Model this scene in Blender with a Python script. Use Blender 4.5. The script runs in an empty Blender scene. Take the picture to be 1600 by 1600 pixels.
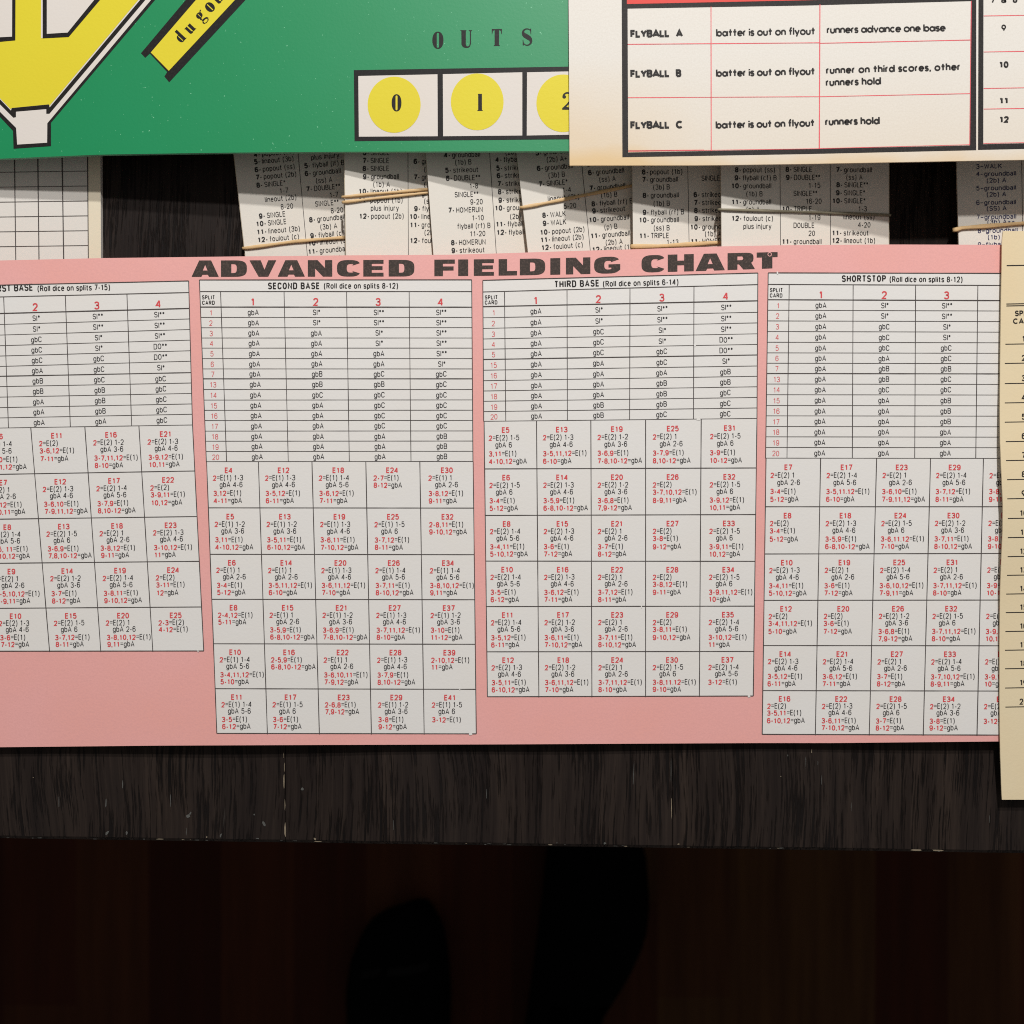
import bpy, math, random
from math import sin, cos, pi, radians
from mathutils import Vector
from mathutils.geometry import tessellate_polygon

random.seed(7)
sc = bpy.context.scene
COL = sc.collection

# ------------------------------------------------------------------ camera, light, exposure
H = 0.42                                   # camera height above the table top (m)
cam = bpy.data.objects.new('camera', bpy.data.cameras.new('camera'))
COL.objects.link(cam)
cam.location = (0, 0, H)
cam.rotation_euler = (0, 0, 0)             # straight down, +Y is up in the picture
cam.data.sensor_width = 36
cam.data.lens = 36
cam.data.clip_start = 0.01
cam.data.clip_end = 20
cam.data.dof.use_dof = True
cam.data.dof.focus_distance = 0.407
cam.data.dof.aperture_fstop = 11
sc.cycles.filter_width = 1.05
sc.cycles.use_denoising = False
sc.camera = cam

world = bpy.data.worlds.new('World')
sc.world = world
world.use_nodes = True
bg = world.node_tree.nodes['Background']
bg.inputs[0].default_value = (1.0, 0.965, 0.925, 1)
bg.inputs[1].default_value = 0.19

def lamp(name, loc, power, radius, color):
    d = bpy.data.lights.new(name, 'AREA')
    d.shape = 'DISK'
    d.size = radius * 2
    d.energy = power
    d.color = color
    o = bpy.data.objects.new(name, d)
    COL.objects.link(o)
    o.location = loc
    o.rotation_euler = (Vector((0.0, 0.02, 0)) - Vector(loc)).to_track_quat('-Z', 'Y').to_euler()
    return o
WARM = (1.0, 0.985, 0.965)
lamp('ceiling_lamp', (0.12, 0.88, 1.00), 9.0, 0.028, WARM)
lamp('ceiling_lamp', (0.10, 1.15, 1.00), 13.2, 0.028, WARM)

sc.view_settings.view_transform = 'Standard'
sc.view_settings.look = 'None'
sc.view_settings.exposure = 0
sc.view_settings.gamma = 1
sc.view_settings.use_curve_mapping = False

# ------------------------------------------------------------------ mapping helpers
# all prints were measured on the photograph; a point lies where its ray meets its own paper surface
def P(px, py, z):
    return ((px - 800) / 1600 * (H - z), -(py - 800) / 1600 * (H - z), z)

def flat(z0):
    return lambda px, py: z0

def plane_x(z0, slope):                    # exact plane z = z0 + slope * X
    def f(px, py):
        dx = (px - 800) / 1600
        return (z0 + slope * H * dx) / (1 + slope * dx)
    return f

def plane_y(z0, slope):
    def f(px, py):
        dy = -(py - 800) / 1600
        return (z0 + slope * H * dy) / (1 + slope * dy)
    return f

def lerp(a, b, t): return a + (b - a) * t
def poly_at(pl, x):                        # piecewise linear y(x)
    if x <= pl[0][0]:
        (x0, y0), (x1, y1) = pl[0], pl[1]
    elif x >= pl[-1][0]:
        (x0, y0), (x1, y1) = pl[-2], pl[-1]
    else:
        for k in range(len(pl) - 1):
            if pl[k][0] <= x <= pl[k + 1][0]:
                (x0, y0), (x1, y1) = pl[k], pl[k + 1]
                break
    return y0 + (y1 - y0) * (x - x0) / (x1 - x0)

L1 = 0.00006                               # one layer of ink or paper lamination

class MB:
    """collects faces; each vertex is (px, py, layer height) on a surface zf, or a raw world point"""
    def __init__(self, zf=None):
        self.v, self.f, self.m = [], [], []
        self.zf = zf
    def p(self, px, py, dz=0.0):
        self.v.append(P(px, py, self.zf(px, py) + dz))
        return len(self.v) - 1
    def w(self, co):
        self.v.append(tuple(co))
        return len(self.v) - 1
    def face(self, ids, mi=0):
        self.f.append(tuple(ids)); self.m.append(mi)
    def quadstrip(self, a, b, mi=0):       # a, b: lists of vertex ids
        for k in range(len(a) - 1):
            self.face((a[k], b[k], b[k + 1], a[k + 1]), mi)
    def polygon(self, pts, dz, mi=0, holes=()):
        loops = [[Vector((x, -y, 0)) for x, y in pts]] + [[Vector((x, -y, 0)) for x, y in h] for h in holes]
        ids = [self.p(x, y, dz) for x, y in pts]
        for h in holes:
            ids += [self.p(x, y, dz) for x, y in h]
        for t in tessellate_polygon(loops):
            a, b, c = [ids[i] for i in t]
            A, B, C_ = [Vector(self.v[i]) for i in (a, b, c)]
            if (B - A).cross(C_ - A).z < 0:
                a, b = b, a
            self.face((a, b, c), mi)
    def line(self, x0, y0, x1, y1, wd, dz, mi=0, step=25, jit=0.0):
        n = max(1, int(math.hypot(x1 - x0, y1 - y0) / step))
        dx, dy = x1 - x0, y1 - y0
        l = math.hypot(dx, dy) or 1
        nx, ny = -dy / l, dx / l
        A, B = [], []
        for k in range(n + 1):
            t = k / n
            x, y = lerp(x0, x1, t), lerp(y0, y1, t)
            h = wd / 2 * (1 + random.uniform(-jit, jit))
            A.append(self.p(x - nx * h, y - ny * h, dz))
            B.append(self.p(x + nx * h, y + ny * h, dz))
        self.quadstrip(A, B, mi)
    def stroke(self, pts, wd, dz, mi=0, closed=False):
        n = len(pts)
        A, B = [], []
        for k in range(n):
            if closed:
                p0, p1, p2 = pts[k - 1], pts[k], pts[(k + 1) % n]
            else:
                p0, p1, p2 = pts[max(k - 1, 0)], pts[k], pts[min(k + 1, n - 1)]
            d1 = (p1[0] - p0[0], p1[1] - p0[1]); d2 = (p2[0] - p1[0], p2[1] - p1[1])
            l1 = math.hypot(*d1); l2 = math.hypot(*d2)
            if l1 < 1e-9: d1, l1 = d2, l2
            if l2 < 1e-9: d2, l2 = d1, l1
            if l1 < 1e-9: continue
            n1 = (-d1[1] / l1, d1[0] / l1); n2 = (-d2[1] / l2, d2[0] / l2)
            mx, my = n1[0] + n2[0], n1[1] + n2[1]
            q = math.hypot(mx, my)
            if q < 0.3:
                mx, my = n1; s = 1
            else:
                mx, my = mx / q, my / q
                s = min(1 / max(0.35, mx * n1[0] + my * n1[1]), 2.0)
            h = wd / 2 * s
            A.append(self.p(p1[0] - mx * h, p1[1] - my * h, dz))
            B.append(self.p(p1[0] + mx * h, p1[1] + my * h, dz))
        if closed:
            A.append(A[0]); B.append(B[0])
        self.quadstrip(A, B, mi)
    def build(self, name, mats, parent=None, base=(0, 0, 0), smooth=False, **props):
        me = bpy.data.meshes.new(name)
        me.from_pydata([(x - base[0], y - base[1], z - base[2]) for x, y, z in self.v], [], self.f)
        for m in (mats if isinstance(mats, (list, tuple)) else [mats]):
            me.materials.append(m)
        me.polygons.foreach_set('material_index', self.m)
        if smooth:
            me.polygons.foreach_set('use_smooth', [True] * len(self.f))
        me.update()
        o = bpy.data.objects.new(name, me)
        COL.objects.link(o)
        if parent is not None:
            o.parent = parent
        else:
            o.location = base
        for k, v in props.items():
            o[k] = v
        return o

def thing(name, label, cat, base, group=None):
    o = bpy.data.objects.new(name, None)
    o.empty_display_size = 0.02
    COL.objects.link(o)
    o.location = base
    o['label'] = label
    o['category'] = cat
    if group: o['group'] = group
    return o

def sheet(mb, fn, nx, ny, thick, dz=0.0, mi=0, side=None):
    """fn(u,v) -> pixel; v=0 is the far edge.  top grid, skirt and underside"""
    top = [[mb.p(*fn(i / nx, j / ny), dz) for i in range(nx + 1)] for j in range(ny + 1)]
    bot = []
    for j in range(ny + 1):
        r = []
        for i in range(nx + 1):
            x, y, z = mb.v[top[j][i]]
            r.append(mb.w((x, y, z - thick)))
        bot.append(r)
    for j in range(ny):
        for i in range(nx):
            mb.face((top[j][i], top[j + 1][i], top[j + 1][i + 1], top[j][i + 1]), mi)
            mb.face((bot[j][i], bot[j][i + 1], bot[j + 1][i + 1], bot[j + 1][i]), mi)
    mi = mi if side is None else side
    for i in range(nx):
        mb.face((top[0][i], top[0][i + 1], bot[0][i + 1], bot[0][i]), mi)
        mb.face((top[ny][i], bot[ny][i], bot[ny][i + 1], top[ny][i + 1]), mi)
    for j in range(ny):
        mb.face((top[j][0], bot[j][0], bot[j + 1][0], top[j + 1][0]), mi)
        mb.face((top[j][nx], top[j + 1][nx], bot[j + 1][nx], bot[j][nx]), mi)

def quad_fn(tl, tr, br, bl):
    def f(u, v):
        xa, ya = lerp(tl[0], tr[0], u), lerp(tl[1], tr[1], u)
        xb, yb = lerp(bl[0], br[0], u), lerp(bl[1], br[1], u)
        return lerp(xa, xb, v), lerp(ya, yb, v)
    return f

# ------------------------------------------------------------------ materials
def srgb(r, g, b):
    f = lambda c: (c / 255 / 12.92) if c / 255 <= 0.04045 else ((c / 255 + 0.055) / 1.055) ** 2.4
    return (f(r), f(g), f(b), 1)

def new_mat(name):
    m = bpy.data.materials.new(name)
    m.use_nodes = True
    return m, m.node_tree.nodes, m.node_tree.links, m.node_tree.nodes['Principled BSDF']

def noise(N, Lk, scale, detail=4, rough=0.5, coord=None, stretch=None):
    n = N.new('ShaderNodeTexNoise')
    n.inputs['Scale'].default_value = scale
    n.inputs['Detail'].default_value = detail
    n.inputs['Roughness'].default_value = rough
    src = coord
    if stretch:
        mp = N.new('ShaderNodeMapping')
        mp.inputs['Scale'].default_value = stretch
        Lk.new(coord, mp.inputs['Vector'])
        src = mp.outputs[0]
    Lk.new(src, n.inputs['Vector'])
    return n.outputs['Fac']

def ramp(N, Lk, fac, stops):
    r = N.new('ShaderNodeValToRGB')
    el = r.color_ramp.elements
    while len(el) < len(stops): el.new(0.5)
    for e, (p, c) in zip(el, stops):
        e.position = p
        e.color = c if len(c) == 4 else (*c, 1)
    Lk.new(fac, r.inputs[0])
    return r.outputs[0]

def mixc(N, Lk, fac, a, b, mode='MIX'):
    m = N.new('ShaderNodeMix')
    m.data_type = 'RGBA'
    m.blend_type = mode
    for sock, val in ((m.inputs['Factor'], fac), (m.inputs['A'] if False else m.inputs[6], a), (m.inputs[7], b)):
        if isinstance(val, (int, float)): sock.default_value = val
        elif isinstance(val, tuple): sock.default_value = val
        else: Lk.new(val, sock)
    return m.outputs[2]

def bump(N, Lk, bs, hgt, strength, dist):
    b = N.new('ShaderNodeBump')
    b.inputs['Strength'].default_value = strength
    b.inputs['Distance'].default_value = dist
    Lk.new(hgt, b.inputs['Height'])
    Lk.new(b.outputs[0], bs.inputs['Normal'])

def mathn(N, Lk, op, a, b=None, clamp=False):
    m = N.new('ShaderNodeMath'); m.operation = op; m.use_clamp = clamp
    for s, v in zip(m.inputs, (a, b)):
        if v is None: continue
        if isinstance(v, (int, float)): s.default_value = v
        else: Lk.new(v, s)
    return m.outputs[0]

def paper(name, col, rough=0.75, spec=0.25, mott=0.10, fib=0.10, specks=None, bmp=0.35):
    m, N, Lk, b = new_mat(name)
    tc = N.new('ShaderNodeTexCoord').outputs['Object']
    big = noise(N, Lk, 28, 3, 0.5, tc)
    fine = noise(N, Lk, 1500, 3, 0.65, tc)
    dark = tuple(c * (1 - 2 * mott) for c in col[:3]) + (1,)
    warm = (col[0], col[1] * (1 - mott * 0.8), col[2] * (1 - mott * 1.8), 1)
    c1 = mixc(N, Lk, ramp(N, Lk, big, [(0.35, (0, 0, 0)), (0.7, (1, 1, 1))]), col, warm)
    c2 = mixc(N, Lk, ramp(N, Lk, fine, [(0.35, (fib * 3, fib * 3, fib * 3)), (0.6, (0, 0, 0))]), c1, dark)
    if specks:
        sp = noise(N, Lk, specks[0], 2, 0.5, tc)
        c2 = mixc(N, Lk, ramp(N, Lk, sp, [(specks[1], (0, 0, 0)), (specks[1] + 0.02, (1, 1, 1))]), c2, specks[2])
    Lk.new(c2, b.inputs['Base Color'])
    b.inputs['Roughness'].default_value = rough
    b.inputs['Specular IOR Level'].default_value = spec
    bump(N, Lk, b, noise(N, Lk, 900, 4, 0.6, tc), bmp, 0.00012)
    return m

WHITE = paper('white_panel_print', srgb(227, 224, 220), rough=0.6, spec=0.45, mott=0.02, fib=0.10)
CARD = paper('card_paper', srgb(218, 212, 202), mott=0.03, fib=0.08)
CARDEDGE = paper('card_edge_paper', srgb(205, 192, 170), mott=0.08, fib=0.2)
PINK = paper('pink_board', srgb(237, 173, 168), rough=0.58, spec=0.5, mott=0.05, fib=0.20)
EDGEGREEN = paper('green_board_edge', srgb(120, 178, 146), mott=.08)
GREEN = paper('green_board', srgb(10, 134, 82), rough=0.50, spec=0.42, mott=0.04, fib=0.10, bmp=0.22,
              specks=(1000, 0.735, srgb(120, 190, 150)))
YELLOW = paper('yellow_print', srgb(217, 202, 50), rough=0.55, spec=0.25, mott=0.03, fib=0.08)
BWHITE = paper('white_board_print', srgb(215, 208, 201), rough=0.6, spec=0.22, mott=0.02, fib=0.05)
GRID = paper('score_sheet_paper', srgb(218, 213, 206), mott=0.02, fib=0.06)
MARGIN = paper('score_sheet_margin', srgb(222, 212, 190), mott=0.05, fib=0.06)
TAN = paper('tan_sheet_paper', srgb(229, 212, 177), mott=0.05, fib=0.10)
REDPRINT = paper('red_block_print', srgb(220, 86, 80), mott=0.04, fib=0.15)

def ink(name, col, wear=0.0, rough=0.6, wcol=None):
    m, N, Lk, b = new_mat(name)
    tc = N.new('ShaderNodeTexCoord').outputs['Object']
    n = noise(N, Lk, 1300, 4, 0.7, tc)
    lighter = wcol or tuple(min(1, c * 2.2 + 0.02) for c in col[:3]) + (1,)
    c = mixc(N, Lk, ramp(N, Lk, n, [(0.48, (0, 0, 0)), (0.75, (wear, wear, wear))]), col, lighter)
    Lk.new(c, b.inputs['Base Color'])
    b.inputs['Roughness'].default_value = rough
    b.inputs['Specular IOR Level'].default_value = 0.16
    return m
BLACK = ink('black_ink', srgb(44, 41, 40), 0.5)
TITLEINK = ink('title_black_ink', srgb(66, 58, 54), 0.6, wcol=srgb(118, 98, 90))
THIN = ink('thin_grey_ink', srgb(56, 54, 55), 0.35)
RULE = ink('rule_line_ink', srgb(74, 68, 66), 0.5)
RED = ink('red_ink', srgb(212, 76, 80), 0.6, wcol=srgb(225, 120, 120))
REDTHIN = ink('pale_red_ink', srgb(214, 102, 104), 0.5, wcol=srgb(225, 140, 138))
REDLINE = ink('red_rule_ink', srgb(222, 92, 100), 0.4)
BOARDBLACK = ink('board_black_ink', srgb(32, 29, 29), 0.35, rough=0.5)
NAVY = ink('navy_ink', srgb(48, 50, 88), 0.4)
CARDINK = ink('card_black_ink', srgb(48, 46, 46), 0.4)

def cream_sheet_mat():
    m, N, Lk, b = new_mat('cream_aged_paper')
    tc = N.new('ShaderNodeTexCoord').outputs['Object']
    sx = N.new('ShaderNodeSeparateXYZ'); Lk.new(tc, sx.inputs[0])
    wob = noise(N, Lk, 22, 3, 0.55, tc)
    wobm = mathn(N, Lk, 'MULTIPLY', mathn(N, Lk, 'SUBTRACT', wob, 0.5), 0.018)
    # base of the sheet object is its lower left corner: x to the right, y away
    dleft = mathn(N, Lk, 'ADD', sx.outputs[0], wobm)
    dbot = mathn(N, Lk, 'ADD', sx.outputs[1], wobm)
    # brown staining: strongest along the lower edge and in the left corner
    fb = mathn(N, Lk, 'SUBTRACT', 1.0, mathn(N, Lk, 'DIVIDE', dbot, 0.042), clamp=True)
    fl = mathn(N, Lk, 'SUBTRACT', 1.0, mathn(N, Lk, 'DIVIDE', dleft, 0.05), clamp=True)
    prod = mathn(N, Lk, 'MULTIPLY', fb, mathn(N, Lk, 'ADD', mathn(N, Lk, 'MULTIPLY', fl, 0.9), 0.45), clamp=True)
    edge = mathn(N, Lk, 'MULTIPLY', mathn(N, Lk, 'SUBTRACT', 1.0, mathn(N, Lk, 'DIVIDE', dbot, 0.006), clamp=True), 0.5)
    f = mathn(N, Lk, 'ADD', mathn(N, Lk, 'MULTIPLY', prod, 0.55), edge, clamp=True)
    fine = noise(N, Lk, 1500, 3, 0.65, tc)
    c0 = mixc(N, Lk, ramp(N, Lk, fine, [(0.35, (0.25,) * 3), (0.6, (0, 0, 0))]), srgb(222, 217, 209), srgb(202, 194, 182))
    c = mixc(N, Lk, f, c0, srgb(218, 190, 148))
    Lk.new(c, b.inputs['Base Color'])
    b.inputs['Roughness'].default_value = 0.75
    b.inputs['Specular IOR Level'].default_value = 0.2
    bump(N, Lk, b, noise(N, Lk, 900, 4, 0.6, tc), 0.35, 0.00012)
    return m
CREAM = cream_sheet_mat()

def wood_dark(name):
    m, N, Lk, b = new_mat(name)
    tc = N.new('ShaderNodeTexCoord').outputs['Object']
    warp = noise(N, Lk, 7, 2, 0.5, tc)
    # bend the grain a little
    cmb = N.new('ShaderNodeVectorMath'); cmb.operation = 'MULTIPLY_ADD'
    Lk.new(warp, cmb.inputs[0]); cmb.inputs[1].default_value = (0.022, 0, 0); Lk.new(tc, cmb.inputs[2])
    g = cmb.outputs[0]
    streak = mathn(N, Lk, 'ADD', mathn(N, Lk, 'MULTIPLY', noise(N, Lk, 170, 5, 0.6, g, (1, 0.03, 1)), 0.55), mathn(N, Lk, 'MULTIPLY', noise(N, Lk, 620, 4, 0.7, g, (1, 0.03, 1)), 0.45))
    pore0 = noise(N, Lk, 1150, 3, 0.6, g, (1, 0.035, 1))
    pmask = noise(N, Lk, 75, 3, 0.6, g, (1, 0.35, 1))
    pore = mathn(N, Lk, 'ADD', pore0, mathn(N, Lk, 'MULTIPLY', mathn(N, Lk, 'SUBTRACT', pmask, 0.5), 0.55))
    broad = noise(N, Lk, 20, 3, 0.55, g, (1, 0.3, 1))
    c = ramp(N, Lk, streak, [(0.36, srgb(24, 17, 15)), (0.50, srgb(38, 30, 26)), (0.64, srgb(52, 42, 36))])
    c = mixc(N, Lk, ramp(N, Lk, pore, [(0.36, (1, 1, 1)), (0.46, (0, 0, 0))]), c, srgb(13, 9, 8))
    c = mixc(N, Lk, ramp(N, Lk, broad, [(0.4, (0, 0, 0)), (0.65, (0.45,) * 3)]), c, srgb(30, 25, 24))
    scr = noise(N, Lk, 420, 2, 0.5, g, (1, 0.07, 1))
    scm = noise(N, Lk, 30, 2, 0.5, tc)
    sc2 = mathn(N, Lk, 'MULTIPLY', ramp(N, Lk, scr, [(0.72, (0, 0, 0)), (0.76, (1, 1, 1))]),
                ramp(N, Lk, scm, [(0.52, (0, 0, 0)), (0.62, (1, 1, 1))]))
    c = mixc(N, Lk, mathn(N, Lk, 'MULTIPLY', sc2, 0.7), c, srgb(105, 98, 92))
    Lk.new(c, b.inputs['Base Color'])
    b.inputs['Roughness'].default_value = 0.6
    b.inputs['Specular IOR Level'].default_value = 0.13
    hgt = mathn(N, Lk, 'MULTIPLY', ramp(N, Lk, pore, [(0.36, (0, 0, 0)), (0.46, (1, 1, 1))]), mathn(N, Lk, 'ADD', streak, 0.5))
    bump(N, Lk, b, hgt, 0.7, 0.0006)
    return m
TABLE = wood_dark('dark_stained_oak')

def floor_mat():
    m, N, Lk, b = new_mat('brown_floor_boards')
    tc = N.new('ShaderNodeTexCoord').outputs['Object']
    s = N.new('ShaderNodeSeparateXYZ'); Lk.new(tc, s.inputs[0])
    row = mathn(N, Lk, 'FLOOR', mathn(N, Lk, 'DIVIDE', s.outputs[0], 0.083))
    wn = N.new('ShaderNodeTexWhiteNoise'); wn.noise_dimensions = '1D'; Lk.new(row, wn.inputs['W'])
    yo = mathn(N, Lk, 'ADD', s.outputs[1], mathn(N, Lk, 'MULTIPLY', wn.outputs[0], 3.0))
    seg = mathn(N, Lk, 'FLOOR', mathn(N, Lk, 'DIVIDE', yo, 0.7))
    wn2 = N.new('ShaderNodeTexWhiteNoise'); wn2.noise_dimensions = '2D'
    cb = N.new('ShaderNodeCombineXYZ'); Lk.new(row, cb.inputs[0]); Lk.new(seg, cb.inputs[1]); Lk.new(cb.outputs[0], wn2.inputs['Vector'])
    g = noise(N, Lk, 60, 4, 0.6, tc, (1, 0.06, 1))
    c = ramp(N, Lk, wn2.outputs[0], [(0.0, srgb(36, 13, 8)), (0.5, srgb(54, 25, 14)), (1.0, srgb(62, 41, 23))])
    c = mixc(N, Lk, ramp(N, Lk, g, [(0.3, (0.6,) * 3), (0.65, (0, 0, 0))]), c, srgb(33, 15, 9))
    Lk.new(c, b.inputs['Base Color'])
    b.inputs['Roughness'].default_value = 0.5
    b.inputs['Specular IOR Level'].default_value = 0.04
    return m
FLOOR = floor_mat()

def simple(name, col, rough, spec=0.3, var=0.15, scale=200, bmp=0.2):
    m, N, Lk, b = new_mat(name)
    tc = N.new('ShaderNodeTexCoord').outputs['Object']
    n = noise(N, Lk, scale, 4, 0.6, tc)
    c = mixc(N, Lk, n, tuple(x * (1 - var) for x in col[:3]) + (1,), tuple(min(1, x * (1 + var)) for x in col[:3]) + (1,))
    Lk.new(c, b.inputs['Base Color'])
    b.inputs['Roughness'].default_value = rough
    b.inputs['Specular IOR Level'].default_value = spec
    bump(N, Lk, b, n, bmp, 0.0003)
    return m
BAND = simple('tan_rubber', srgb(206, 172, 124), 0.55, 0.35, 0.14, 420)
BANDGREY = simple('grey_rubber', srgb(132, 124, 104), 0.55, 0.3, 0.14, 420)
SHOE = simple('black_shoe_leather', (0.0012, 0.0012, 0.0014, 1), 0.85, 0.02, 0.3, 120)
SHOEGREY = simple('charcoal_stripe', (0.0045, 0.0042, 0.0045, 1), 0.85, 0.03, 0.3, 120)
FLECK = simple('worn_bare_wood', srgb(128, 116, 98), 0.8, 0.1, 0.4, 500)
FLECKDIM = simple('worn_scuff', srgb(84, 84, 81), 0.8, 0.1, 0.4, 500)

# ------------------------------------------------------------------ stroke lettering
def arc(cx, cy, rx, ry, a0, a1, n=None, e=2.35):
    n = n or max(3, int(abs(a1 - a0) / 20))
    out = []
    for k in range(n + 1):
        a = radians(lerp(a0, a1, k / n))
        c, s = cos(a), sin(a)
        out.append((cx + rx * math.copysign(abs(c) ** (2 / e), c), cy + ry * math.copysign(abs(s) ** (2 / e), s)))
    return out
def ell(cx, cy, rx, ry): return ('c', arc(cx, cy, rx, ry, 0, 342, 18, 2.12))
def mir(p): return [(1 - x, y) for x, y in p]
def rot9(p): return [(1 - x, 1 - y) for x, y in p]

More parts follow.
